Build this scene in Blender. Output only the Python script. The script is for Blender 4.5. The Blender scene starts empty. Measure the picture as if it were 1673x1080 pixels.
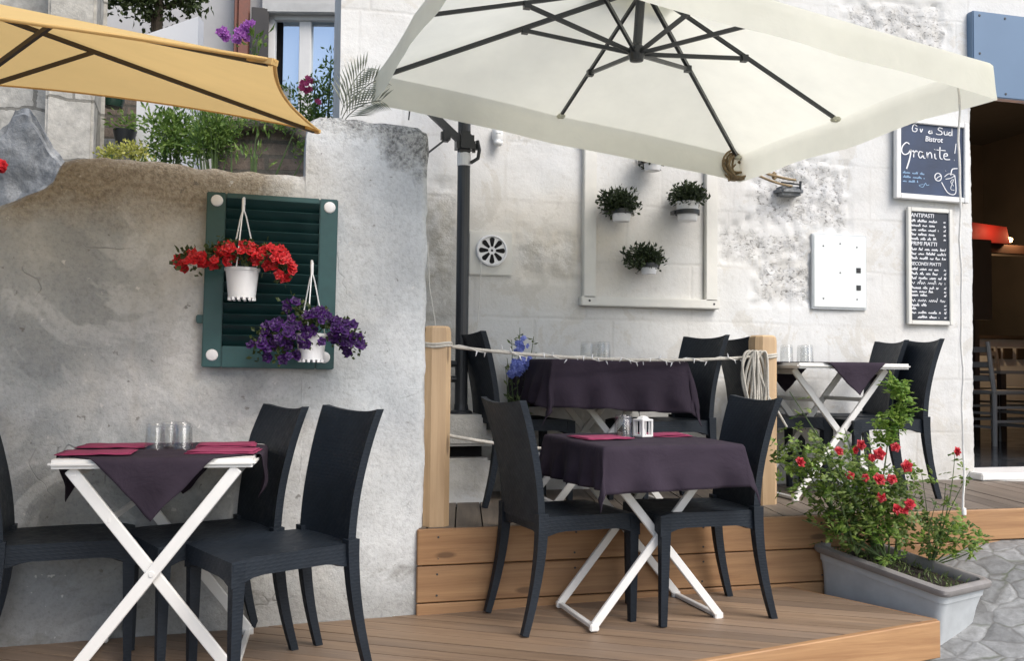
import bpy, bmesh, math, random
from mathutils import Vector, Matrix, noise, geometry
random.seed(7)
C = bpy.context.scene.collection
SC = bpy.context.scene
PI = math.pi
# ------------------------------------------------------------------ camera model
FPX, WPX, HPX = 1500.0, 1673.0, 1080.0
TH = math.radians(14.5); PITCH = math.atan(57 / FPX); ROLL = 0.010
CAM = Vector((0, 0, 1.07))
R0 = Vector((math.cos(TH), -math.sin(TH), 0))
F0 = Vector((math.sin(TH) * math.cos(PITCH), math.cos(TH) * math.cos(PITCH), math.sin(PITCH)))
U0 = R0.cross(F0)
RX = R0 * math.cos(ROLL) + U0 * math.sin(ROLL)
UX = U0 * math.cos(ROLL) - R0 * math.sin(ROLL)
def ray(px, py): return RX * ((px - WPX / 2) / FPX) + UX * ((HPX / 2 - py) / FPX) + F0
def on_z(px, py, z):
    r = ray(px, py); return CAM + r * ((z - CAM.z) / r.z)
def on_y(px, py, y):
    r = ray(px, py); return CAM + r * (y / r.y)
def at_d(px, py, d): return CAM + ray(px, py) * d
def cw(x, d, z=0): return Vector((x * math.cos(TH) + d * math.sin(TH), -x * math.sin(TH) + d * math.cos(TH), z))
def zl(x): return 0.02 * (x - 0.6)                # lower deck climbs slightly to the right
Y0, YF, ZU = 3.944, 5.02, 0.365                   # front of upper deck / grey wall, white facade, upper deck top

# ------------------------------------------------------------------ materials
MATS = {}
class NT:
    def __init__(s, name):
        s.m = bpy.data.materials.new(name); s.m.use_nodes = True
        s.t = s.m.node_tree; s.t.nodes.clear()
        s.out = s.n('ShaderNodeOutputMaterial')
    def n(s, typ, **kw):
        nd = s.t.nodes.new(typ)
        for k, v in kw.items(): setattr(nd, k, v)
        return nd
    def l(s, a, b): s.t.links.new(a, b)
    def val(s, sock, v):
        if isinstance(v, bpy.types.NodeSocket): s.l(v, sock)
        elif isinstance(v, (tuple, list)) and len(v) == 3 and sock.type == 'RGBA': sock.default_value = (*v, 1)
        else: sock.default_value = v
    def math(s, op, a, b=None, c=None, clamp=False):
        nd = s.n('ShaderNodeMath', operation=op); nd.use_clamp = clamp
        s.val(nd.inputs[0], a)
        if b is not None: s.val(nd.inputs[1], b)
        if c is not None: s.val(nd.inputs[2], c)
        return nd.outputs[0]
    def noise(s, vec, scale, detail=4, rough=0.6, dist=0.0, col=False):
        nd = s.n('ShaderNodeTexNoise'); nd.inputs['Scale'].default_value = scale
        nd.inputs['Detail'].default_value = detail; nd.inputs['Roughness'].default_value = rough
        nd.inputs['Distortion'].default_value = dist
        s.l(vec, nd.inputs['Vector']); return nd.outputs['Color' if col else 'Fac']
    def ramp(s, fac, stops):
        nd = s.n('ShaderNodeValToRGB'); e = nd.color_ramp.elements
        while len(e) < len(stops): e.new(0.5)
        for el, (p, c) in zip(e, stops):
            el.position = p; el.color = (c, c, c, 1) if isinstance(c, (int, float)) else (*c, 1)
        s.l(fac, nd.inputs[0]); return nd.outputs[0]
    def mix(s, fac, a, b, mode='MIX'):
        nd = s.n('ShaderNodeMix', data_type='RGBA', blend_type=mode)
        s.val(nd.inputs[0], fac); s.val(nd.inputs[6], a); s.val(nd.inputs[7], b); return nd.outputs[2]
    def scale(s, vec, sc):
        nd = s.n('ShaderNodeMapping'); nd.inputs['Scale'].default_value = sc; s.l(vec, nd.inputs[0]); return nd.outputs[0]
    def pos(s): return s.n('ShaderNodeNewGeometry').outputs['Position']
    def obj(s): return s.n('ShaderNodeTexCoord').outputs['Object']
    def island(s): return s.n('ShaderNodeNewGeometry').outputs['Random Per Island']
    def xyz(s, vec):
        nd = s.n('ShaderNodeSeparateXYZ'); s.l(vec, nd.inputs[0]); return nd.outputs
    def rect(s, x, z, r, soft=0.04):
        x0, x1, z0, z1 = r
        a = s.math('MULTIPLY', s.math('SUBTRACT', x, x0), 1 / soft, clamp=True)
        b = s.math('MULTIPLY', s.math('SUBTRACT', x1, x), 1 / soft, clamp=True)
        c = s.math('MULTIPLY', s.math('SUBTRACT', z, z0), 1 / soft, clamp=True)
        d = s.math('MULTIPLY', s.math('SUBTRACT', z1, z), 1 / soft, clamp=True)
        return s.math('MULTIPLY', s.math('MULTIPLY', a, b), s.math('MULTIPLY', c, d))
    def bump(s, h, strength=0.3, dist=0.01, normal=None):
        nd = s.n('ShaderNodeBump'); nd.inputs['Strength'].default_value = strength; nd.inputs['Distance'].default_value = dist
        s.l(h, nd.inputs['Height'])
        if normal is not None: s.l(normal, nd.inputs['Normal'])
        return nd.outputs[0]
    def bsdf(s, col, rough=0.6, normal=None, **kw):
        nd = s.n('ShaderNodeBsdfPrincipled')
        s.val(nd.inputs['Base Color'], col); s.val(nd.inputs['Roughness'], rough)
        if normal is not None: s.l(normal, nd.inputs['Normal'])
        for k, v in kw.items(): s.val(nd.inputs[k], v)
        s.l(nd.outputs[0], s.out.inputs[0]); return nd

def plain(name, col, rough=0.5, var=0.12, scale=14, bump=0.0, **kw):
    t = NT(name); v = t.obj(); n = t.noise(v, scale, 5)
    lo = tuple(c * (1 - var) for c in col); hi = tuple(min(1, c * (1 + var)) for c in col)
    cc = t.ramp(n, [(0.3, lo), (0.7, hi)])
    rr = t.ramp(n, [(0.3, max(0, rough - .08)), (0.7, min(1, rough + .08))])
    nm = t.bump(t.noise(v, scale * 6, 3), bump, 0.004) if bump else None
    t.bsdf(cc, rr, nm, **kw); MATS[name] = t.m; return t.m

def leafmat(name, c0, c1, trans=0.35, rough=0.5):
    t = NT(name); r = t.island()
    cc = t.ramp(r, [(0.0, c0), (0.55, tuple((a + b) / 2 for a, b in zip(c0, c1))), (1.0, c1)])
    p = t.n('ShaderNodeBsdfPrincipled'); t.l(cc, p.inputs['Base Color']); p.inputs['Roughness'].default_value = rough
    tr = t.n('ShaderNodeBsdfTranslucent'); t.l(cc, tr.inputs[0])
    mx = t.n('ShaderNodeMixShader'); mx.inputs[0].default_value = trans
    t.l(p.outputs[0], mx.inputs[1]); t.l(tr.outputs[0], mx.inputs[2]); t.l(mx.outputs[0], t.out.inputs[0])
    MATS[name] = t.m; return t.m

def fabric(name, col, trans, weave=900, var=0.05, rough=0.85):
    t = NT(name); v = t.obj(); n = t.noise(v, 3, 4)
    cc = t.ramp(n, [(0.25, tuple(c * (1 - var) for c in col)), (0.75, tuple(min(1, c * (1 + var)) for c in col))])
    nm = t.bump(t.noise(v, weave, 2), 0.15, 0.001)
    nm = t.bump(t.noise(t.scale(v, (1, 1.6, 1)), 5, 4, .6, .8), 0.35, 0.02, nm)
    p = t.n('ShaderNodeBsdfPrincipled'); t.l(cc, p.inputs['Base Color']); p.inputs['Roughness'].default_value = rough
    p.inputs['Specular IOR Level'].default_value = 0.2
    t.l(nm, p.inputs['Normal'])
    if trans:
        tr = t.n('ShaderNodeBsdfTranslucent'); t.l(cc, tr.inputs[0])
        mx = t.n('ShaderNodeMixShader'); mx.inputs[0].default_value = trans
        t.l(p.outputs[0], mx.inputs[1]); t.l(tr.outputs[0], mx.inputs[2]); t.l(mx.outputs[0], t.out.inputs[0])
    else: t.l(p.outputs[0], t.out.inputs[0])
    MATS[name] = t.m; return t.m

def woodmat(name, dark, light, axis_scale, rough=0.6, stain=0.25, knots=True):
    # per-board tint, grain stretched along the board; mesh coordinates carry the board axis in UV (u along)
    t = NT(name); uv = t.n('ShaderNodeUVMap').outputs[0]; isl = t.island()
    off = t.n('ShaderNodeCombineXYZ'); t.l(t.math('MULTIPLY', isl, 37.0), off.inputs[0]); t.l(t.math('MULTIPLY', isl, 11.0), off.inputs[1])
    ad = t.n('ShaderNodeVectorMath', operation='ADD'); t.l(uv, ad.inputs[0]); t.l(off.outputs[0], ad.inputs[1])
    v = ad.outputs[0]
    g = t.noise(t.scale(v, (1.6, 30, 1)), 1.0, 6, 0.65, 0.6)
    g2 = t.noise(t.scale(v, (5, 160, 1)), 1.0, 3, 0.6)
    cc = t.ramp(g, [(0.28, dark), (0.72, light)])
    cc = t.mix(t.math('MULTIPLY', g2, 0.35), cc, tuple(c * 0.6 for c in dark))
    b = t.ramp(isl, [(0, 0.70), (1, 1.18)])
    cc = t.mix(1.0, cc, b, 'MULTIPLY')
    if knots:
        vo = t.n('ShaderNodeTexVoronoi'); vo.inputs['Scale'].default_value = 1.0
        t.l(t.scale(v, (2.2, 7, 1)), vo.inputs['Vector'])
        k = t.ramp(vo.outputs['Distance'], [(0.07, 1.0), (0.12, 0.0)])
        cc = t.mix(t.math('MULTIPLY', k, 0.75), cc, tuple(c * 0.35 for c in dark))
    st = t.ramp(t.noise(t.scale(v, (1.2, 2.5, 1)), 1.0, 4), [(0.45, 0.0), (0.75, 1.0)])
    cc = t.mix(t.math('MULTIPLY', st, stain), cc, (0.16, 0.13, 0.11))
    t.bsdf(cc, rough, t.bump(g2, 0.25, 0.003)); MATS[name] = t.m; return t.m

# ------------------------------------------------------------------ mesh helpers
def obj(name, bm, mat, parent=None, smooth=35, uv=False, recalc=True):
    if recalc: bmesh.ops.recalc_face_normals(bm, faces=bm.faces)
    me = bpy.data.meshes.new(name); bm.to_mesh(me); bm.free()
    if smooth:
        me.shade_smooth(); me.set_sharp_from_angle(angle=math.radians(smooth))
    for m in (mat if isinstance(mat, (list, tuple)) else [mat]): me.materials.append(MATS[m] if isinstance(m, str) else m)
    o = bpy.data.objects.new(name, me); C.objects.link(o)
    if parent: o.parent = parent
    return o
def tag(o, label, cat, group=None):
    o['label'] = label; o['category'] = cat
    if group: o['group'] = group
    return o
def thing(name, label, cat, loc=(0, 0, 0), rotz=0, group=None):
    o = bpy.data.objects.new(name, None); C.objects.link(o); o.empty_display_size = 0.1
    o.location = loc; o.rotation_euler = (0, 0, rotz); return tag(o, label, cat, group)
def struct(o): o['kind'] = 'structure'; return o
def dup(root, loc, rotz, label=None, group=None):
    r = root.copy(); C.objects.link(r); r.location = loc; r.rotation_euler = (0, 0, rotz)
    if label: r['label'] = label
    if group: r['group'] = group
    for ch in list(root.children):
        c = ch.copy(); C.objects.link(c); c.parent = r
        for g in list(ch.children):
            d = g.copy(); C.objects.link(d); d.parent = c
    return r
def rebase(o):
    """origin of a top-level mesh (built in world space) to the base of its box"""
    vs = o.data.vertices
    xs = [v.co.x for v in vs]; ys = [v.co.y for v in vs]; zs = [v.co.z for v in vs]
    p = Vector(((min(xs) + max(xs)) / 2, (min(ys) + max(ys)) / 2, min(zs)))
    o.data.transform(Matrix.Translation(-p)); o.location = p; return o

def B(): return bmesh.new()
def box(bm, c, s, rot=None, bev=0.0, M=None):
    r = bmesh.ops.create_cube(bm, size=1.0); vs = r['verts']
    m = Matrix.Translation(Vector(c)) @ (rot.to_4x4() if rot else Matrix()) @ Matrix.Diagonal((*s, 1))
    if M: m = M @ m
    bmesh.ops.transform(bm, matrix=m, verts=vs)
    if bev > 0:
        es = list({e for v in vs for e in v.link_edges})
        bmesh.ops.bevel(bm, geom=es, offset=bev, segments=2, affect='EDGES', clamp_overlap=True)
def frame_of(d, up=Vector((0, 0, 1))):
    d = d.normalized()
    if abs(d.dot(up)) > 0.98: up = Vector((0, 1, 0))
    x = up.cross(d).normalized(); y = d.cross(x).normalized(); return x, y
def bar(bm, p0, p1, w, h, up=Vector((0, 0, 1)), w1=None, h1=None, bev=0):
    p0, p1 = Vector(p0), Vector(p1); x, y = frame_of(p1 - p0, Vector(up)); w1 = w if w1 is None else w1; h1 = h if h1 is None else h1
    vs = []
    for p, a, b in ((p0, w, h), (p1, w1, h1)):
        for sx, sy in ((-1, -1), (1, -1), (1, 1), (-1, 1)): vs.append(bm.verts.new(p + x * sx * a / 2 + y * sy * b / 2))
    fs = [(0, 3, 2, 1), (4, 5, 6, 7)] + [(i, (i + 1) % 4, (i + 1) % 4 + 4, i + 4) for i in range(4)]
    nf = [bm.faces.new([vs[i] for i in f]) for f in fs]
    if bev:
        es = list({e for f in nf for e in f.edges}); bmesh.ops.bevel(bm, geom=es, offset=bev, segments=1, affect='EDGES', clamp_overlap=True)
def tube(bm, pts, r, seg=8, cap=True, sq=False):
    pts = [Vector(p) for p in pts]; n = len(pts); rs = r if isinstance(r, (list, tuple)) else [r] * n
    rings = []; px = None
    for i, p in enumerate(pts):
        d = (pts[min(i + 1, n - 1)] - pts[max(i - 1, 0)])
        if d.length < 1e-9: d = Vector((0, 0, 1))
        d.normalize()
        if px is None: x, y = frame_of(d)
        else:
            x = px - d * px.dot(d)
            if x.length < 1e-6: x, y = frame_of(d)
            x.normalize(); y = d.cross(x)
        px = x
        rings.append([bm.verts.new(p + (x * math.cos(2 * PI * k / seg + (PI / 4 if sq else 0)) + y * math.sin(2 * PI * k / seg + (PI / 4 if sq else 0))) * rs[i]) for k in range(seg)])
    for a, b in zip(rings, rings[1:]):
        for k in range(seg): bm.faces.new((a[k], a[(k + 1) % seg], b[(k + 1) % seg], b[k]))
    if cap and seg > 2: bm.faces.new(rings[0][::-1]); bm.faces.new(rings[-1])
def lathe(bm, prof, seg=24, M=None, a0=0, a1=2 * PI):
    M = M or Matrix(); rings = []
    for r, z in prof:
        if r < 1e-6: rings.append([bm.verts.new(M @ Vector((0, 0, z)))])
        else: rings.append([bm.verts.new(M @ Vector((r * math.cos(2 * PI * k / seg), r * math.sin(2 * PI * k / seg), z))) for k in range(seg)])
    for a, b in zip(rings, rings[1:]):
        for k in range(seg):
            k2 = (k + 1) % seg
            f = [a[k % len(a)], a[k2 % len(a)], b[k2 % len(b)], b[k % len(b)]]
            u = []
            for q in f:
                if q not in u: u.append(q)
            if len(u) > 2: bm.faces.new(u)
def blob(bm, c, r, sub=2, amp=0.2, freq=2.0, seed=0):
    q = bmesh.ops.create_icosphere(bm, subdivisions=sub, radius=1.0)
    for v in q['verts']:
        k = 1 + amp * noise.noise(v.co * freq + Vector((seed, seed * 2, 0)))
        v.co = Vector((v.co.x * r[0] * k, v.co.y * r[1] * k, v.co.z * r[2] * k)) + Vector(c)
def prism(bm, poly, z0, z1, M=None, axis='z'):
    """extrude a 2-D polygon; axis z: poly in xy, axis y: poly in xz from y=z0 to y=z1"""
    def P(p, h): 
        q = Vector((p[0], p[1], h)) if axis == 'z' else Vector((p[0], h, p[1]))
        return M @ q if M else q
    a = [bm.verts.new(P(p, z0)) for p in poly]; b = [bm.verts.new(P(p, z1)) for p in poly]
    bm.faces.new(a[::-1]); bm.faces.new(b)
    for i in range(len(poly)): bm.faces.new((a[i], a[(i + 1) % len(poly)], b[(i + 1) % len(poly)], b[i]))
def leaf(bm, p, d, nrm, L, W, bend=0.15):
    d = d.normalized(); s = d.cross(nrm)
    if s.length < 1e-4: s = d.cross(Vector((0.3, 0.8, 0.5)))
    s.normalize(); n = s.cross(d)
    m = p + d * L * .5 + n * L * bend; tip = p + d * L
    v = [bm.verts.new(q) for q in (p, m - s * W / 2 - n * W * .15, m, m + s * W / 2 - n * W * .15, tip)]
    bm.faces.new((v[0], v[1], v[2])); bm.faces.new((v[0], v[2], v[3])); bm.faces.new((v[1], v[4], v[2])); bm.faces.new((v[2], v[4], v[3]))
def rv(s=1.0):
    while True:
        v = Vector((random.uniform(-1, 1), random.uniform(-1, 1), random.uniform(-1, 1)))
        if 0.05 < v.length < 1: return v.normalized() * s
def flower(bm, c, r, up=None, layers=2, n=5):
    up = up or rv(); x, y = frame_of(up)
    for l in range(layers):
        rr = r * (1 - .4 * l); a0 = random.random() * 6
        for k in range(n):
            a = a0 + 2 * PI * k / n + random.uniform(-.15, .15); d = x * math.cos(a) + y * math.sin(a)
            leaf(bm, c + up * r * .12 * l, (d + up * (.25 + .45 * l)).normalized(), up, rr, rr * 1.05, -.1)
def rose(bm, c, r, up):
    for l, (k, tilt, n) in enumerate(((1, .15, 5), (.85, .6, 5), (.65, 1.2, 4), (.5, 2.4, 3))):
        x, y = frame_of(up); a0 = random.random() * 6
        for i in range(n):
            a = a0 + 2 * PI * i / n; d = x * math.cos(a) + y * math.sin(a)
            leaf(bm, c - up * r * .2, (d + up * tilt).normalized(), -d, r * (0.75 + .25 * k), r * 1.15 * k, .22)
def foliage(bm, c, r, n, L, W=None, up=0.3, hollow=0.3, clump=0, seed=None):
    """leaf clumps spread through an ellipsoid"""
    cs = []
    for _ in range(clump or max(6, n // 14)):
        v = rv() * (hollow + (1 - hollow) * random.random()); cs.append(Vector((v.x * r[0], v.y * r[1], v.z * r[2])))
    for _ in range(n):
        q = random.choice(cs) + rv() * random.random() ** .5 * L * 1.8
        d = (q.normalized() * .6 + rv() * .8 + Vector((0, 0, up))); l = L * random.uniform(.6, 1.2)
        leaf(bm, Vector(c) + q, d, rv(), l, (W or L * .5) * random.uniform(.7, 1.2))
def text_bm(s, size, shear=0.0, bold=0.0, align='CENTER', spacing=1.0):
    cu = bpy.data.curves.new('lettering', 'FONT'); cu.body = s; cu.size = size; cu.shear = shear; cu.offset = bold
    cu.align_x = align; cu.extrude = 0.0012; cu.space_character = spacing; cu.resolution_u = 3
    o = bpy.data.objects.new('lettering', cu); C.objects.link(o); bpy.context.view_layer.update()
    me = bpy.data.meshes.new_from_object(o.evaluated_get(bpy.context.evaluated_depsgraph_get()))
    bm = bmesh.new(); bm.from_mesh(me); bpy.data.objects.remove(o); bpy.data.curves.remove(cu); bpy.data.meshes.remove(me)
    return bm
def merge(bm, other, M=None):
    me = bpy.data.meshes.new('t'); other.to_mesh(me); other.free()
    if M: me.transform(M)
    bm.from_mesh(me); bpy.data.meshes.remove(me)
def clip_poly(poly, a, b):
    out = []
    for i in range(len(poly)):
        p, q = poly[i], poly[(i + 1) % len(poly)]
        f = lambda t: (b[0] - a[0]) * (t[1] - a[1]) - (b[1] - a[1]) * (t[0] - a[0])
        fp, fq = f(p), f(q)
        if fp >= 0: out.append(p)
        if fp * fq < 0:
            t = fp / (fp - fq); out.append((p[0] + (q[0] - p[0]) * t, p[1] + (q[1] - p[1]) * t))
    return out
def planks(bm, poly, dirv, pitch, gap, z0, z1, zf=None, chop=None):
    """boards laid along dirv, clipped to a convex (counter-clockwise) polygon; UV u runs along the board"""
    uvl = bm.loops.layers.uv.verify(); d = Vector((dirv[0], dirv[1])).normalized(); s = Vector((-d.y, d.x))
    lo = min(Vector(p).dot(s) for p in poly); hi = max(Vector(p).dot(s) for p in poly)
    a0 = min(Vector(p).dot(d) for p in poly); a1 = max(Vector(p).dot(d) for p in poly)
    t = lo
    while t < hi:
        runs = [(a0 - 1, a1 + 1)]
        if chop:
            runs = []; a = a0 - random.random() * chop
            while a < a1: runs.append((a + .002, a + chop - .002)); a += chop
        for ra, rb in runs:
            q = [d * ra + s * (t + gap / 2), d * rb + s * (t + gap / 2), d * rb + s * (t + pitch - gap / 2), d * ra + s * (t + pitch - gap / 2)]
            q = [tuple(v) for v in q]
            for i in range(len(poly)):
                if len(q) > 2: q = clip_poly(q, poly[i], poly[(i + 1) % len(poly)])
            if len(q) < 3: continue
            cl = []
            for p in q:
                if not cl or (Vector(p) - Vector(cl[-1])).length > 1e-4: cl.append(p)
            if len(cl) > 2 and (Vector(cl[0]) - Vector(cl[-1])).length < 1e-4: cl.pop()
            if len(cl) < 3: continue
            h = random.uniform(-.0012, .0012)
            top = [bm.verts.new((p[0], p[1], z1 + h + (zf(p[0]) if zf else 0))) for p in cl]
            bot = [bm.verts.new((p[0], p[1], z0 + (zf(p[0]) if zf else 0))) for p in cl]
            fs = [bm.faces.new(top), bm.faces.new(bot[::-1])]
            for i in range(len(cl)): fs.append(bm.faces.new((bot[i], bot[(i + 1) % len(cl)], top[(i + 1) % len(cl)], top[i])))
            for f in fs:
                for lp in f.loops:
                    co = Vector((lp.vert.co.x, lp.vert.co.y)); lp[uvl].uv = (co.dot(d), co.dot(s) + lp.vert.co.z)
        t += pitch
def board(bm, p0, p1, h, th, zf0=0, out=(0, -1), bev=0.004):
    """an upright plank from p0 to p1 (bottom edge), h high, th thick, with UV u along"""
    uvl = bm.loops.layers.uv.verify(); p0, p1 = Vector(p0), Vector(p1); o = Vector((out[0], out[1], 0)) * th; up = Vector((0, 0, h))
    n0 = len(bm.verts)
    vs = [bm.verts.new(p) for p in (p0, p1, p1 + up, p0 + up, p0 + o, p1 + o, p1 + o + up, p0 + o + up)]
    fs = [bm.faces.new([vs[i] for i in f]) for f in ((0, 1, 2, 3), (5, 4, 7, 6), (4, 5, 1, 0), (3, 2, 6, 7), (4, 0, 3, 7), (1, 5, 6, 2))]
    d = (p1 - p0).normalized()
    for f in fs:
        for lp in f.loops: lp[uvl].uv = (lp.vert.co.dot(d), lp.vert.co.z + lp.vert.co.y * .3)
    if bev: bmesh.ops.bevel(bm, geom=list({e for f in fs for e in f.edges}), offset=bev, segments=1, affect='EDGES')
# ------------------------------------------------------------------ material set
def frect(p0, p1, y=YF):
    a = on_y(*p0, y); b = on_y(*p1, y)
    return (min(a.x, b.x), max(a.x, b.x), min(a.z, b.z), max(a.z, b.z))
ROUGH = [frect((1226, 258), (1386, 374)), frect((1176, 372), (1318, 432)), frect((1236, 425), (1326, 496)), frect((1380, 2), (1440, 62)), frect((1436, 0), (1545, 90))]
CHIP = [frect((850, 378), (944, 452)), frect((690, 300), (748, 520))]
RAW = [frect((686, 306), (748, 534)), frect((690, 524), (778, 800))]

WARM = frect((690, 285), (1165, 520))  # cream stone, plus the warm tone of the canopy's shade put into colour
def facade_mat():
    t = NT('whitewashed_stone'); p = t.pos(); X, Y, Z = t.xyz(p)
    nd = t.noise(p, 5.0, 4, .6, col=True); ds = t.n('ShaderNodeSeparateXYZ'); t.l(nd, ds.inputs[0])
    xd = t.math('ADD', X, t.math('MULTIPLY', t.math('SUBTRACT', ds.outputs[0], .5), .16)); zd = t.math('ADD', Z, t.math('MULTIPLY', t.math('SUBTRACT', ds.outputs[2], .5), .14))
    cv = t.n('ShaderNodeCombineXYZ'); 
    t.l(t.math('ADD', X, t.math('MULTIPLY', t.math('SUBTRACT', ds.outputs[1], .5), .03)), cv.inputs[0]); t.l(t.math('ADD', Z, t.math('MULTIPLY', t.math('SUBTRACT', ds.outputs[0], .5), .02)), cv.inputs[1])
    br = t.n('ShaderNodeTexBrick'); t.l(cv.outputs[0], br.inputs['Vector'])
    br.inputs['Scale'].default_value = 1.0; br.inputs['Brick Width'].default_value = .66; br.inputs['Row Height'].default_value = .335
    br.inputs['Mortar Size'].default_value = .016; br.inputs['Mortar Smooth'].default_value = 1.0; br.offset = .37; br.squash = .72; br.squash_frequency = 3
    br.inputs['Color1'].default_value = (.25, .25, .25, 1); br.inputs['Color2'].default_value = (.85, .85, .85, 1); br.inputs['Mortar'].default_value = (.5, .5, .5, 1)
    def msum(rs, soft):
        m = None
        for r in rs:
            k = t.rect(xd, zd, r, soft); m = k if m is None else t.math('MAXIMUM', m, k)
        return m
    rough = msum(ROUGH, .05); chip = msum(CHIP, .06); raw = msum(RAW, .07)
    blot = t.ramp(t.noise(p, 1.3, 5, .6), [(.35, 0.0), (.72, 1.0)])
    white = t.mix(blot, (.665, .675, .67), (.61, .60, .57))
    tone = t.mix(t.math('MULTIPLY', br.outputs['Color'], .24), white, (.64, .61, .55))
    warm = t.math('MULTIPLY', t.rect(xd, zd, WARM, .5), t.ramp(t.noise(p, 1.9, 5, .6), [(.38, .15), (.62, .85)]))
    tone = t.mix(warm, tone, (.72, .63, .49))
    flake = t.ramp(t.noise(p, 3.3, 7, .68, .7), [(.565, 0.0), (.585, .55)]); tone = t.mix(flake, tone, (.56, .535, .48))
    fine = t.ramp(t.noise(p, 38, 5, .7), [(.36, 1.0), (.46, 0.0)])
    tone = t.mix(t.math('MULTIPLY', fine, .16), tone, (.42, .39, .34))
    joint = t.math('MULTIPLY', br.outputs['Fac'], t.ramp(t.noise(p, 2.2, 3), [(.42, 0.05), (.70, .42)]))
    tone = t.mix(joint, tone, (.47, .45, .41))
    # streaks and dirt near the deck
    low = t.math('MULTIPLY', t.math('SUBTRACT', 1.15, Z), 1.3, clamp=True)
    dirt = t.math('MULTIPLY', low, t.ramp(t.noise(p, 3.4, 5, .7), [(.42, 0.0), (.7, .7)]))
    tone = t.mix(dirt, tone, (.40, .38, .33))
    # bare stone
    stone = t.ramp(t.noise(p, 9, 6, .7), [(.3, (.40, .38, .33)), (.7, (.58, .56, .50))])
    pits = t.ramp(t.noise(t.scale(p, (1, 1, 1.5)), 40, 4, .62, .3), [(.35, 1.0), (.42, 0.0)])
    pit2 = t.ramp(t.noise(p, 13, 6, .75), [(.34, 1.0), (.46, 0.0)])
    limew = t.ramp(t.noise(p, 7, 5, .7), [(.40, 0.0), (.60, .9)])
    rs = t.mix(limew, (.56, .55, .52), (.65, .65, .64)); rs = t.mix(t.ramp(t.noise(t.scale(p, (1, 1, 2.0)), 6, 6, .65, .8), [(.485, 0.0), (.50, .45), (.515, 0.0)]), rs, (.22, .21, .19))
    rs = t.mix(t.math('MULTIPLY', pits, .75), rs, (.17, .16, .145)); rs = t.mix(t.math('MULTIPLY', pit2, .18), rs, (.25, .235, .21))
    col = t.mix(t.math('MULTIPLY', raw, .7), tone, stone)
    ch = t.mix(t.ramp(t.noise(p, 11, 5, .7), [(.42, 0.0), (.56, 1.0)]), (.48, .45, .39), (.72, .70, .66))
    col = t.mix(t.math('MULTIPLY', chip, .55), col, ch)
    col = t.mix(rough, col, rs)
    h = t.math('ADD', t.math('MULTIPLY', t.noise(p, 26, 6, .7), .5), t.math('MULTIPLY', br.outputs['Fac'], t.math('MULTIPLY', t.ramp(t.noise(p, 1.7, 3), [(.4, 0.0), (.6, 1.0)]), -.22)))
    h = t.math('ADD', h, t.math('MULTIPLY', t.math('MULTIPLY', rough, t.math('ADD', pits, pit2)), -1.3))
    h = t.math('ADD', h, t.math('MULTIPLY', t.math('ADD', chip, raw, clamp=True), t.math('MULTIPLY', t.noise(p, 13, 6, .75), 1.2)))
    t.bsdf(col, .9, t.bump(h, .55, .014), **{'Specular IOR Level': .2}); MATS['facade'] = t.m

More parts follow.
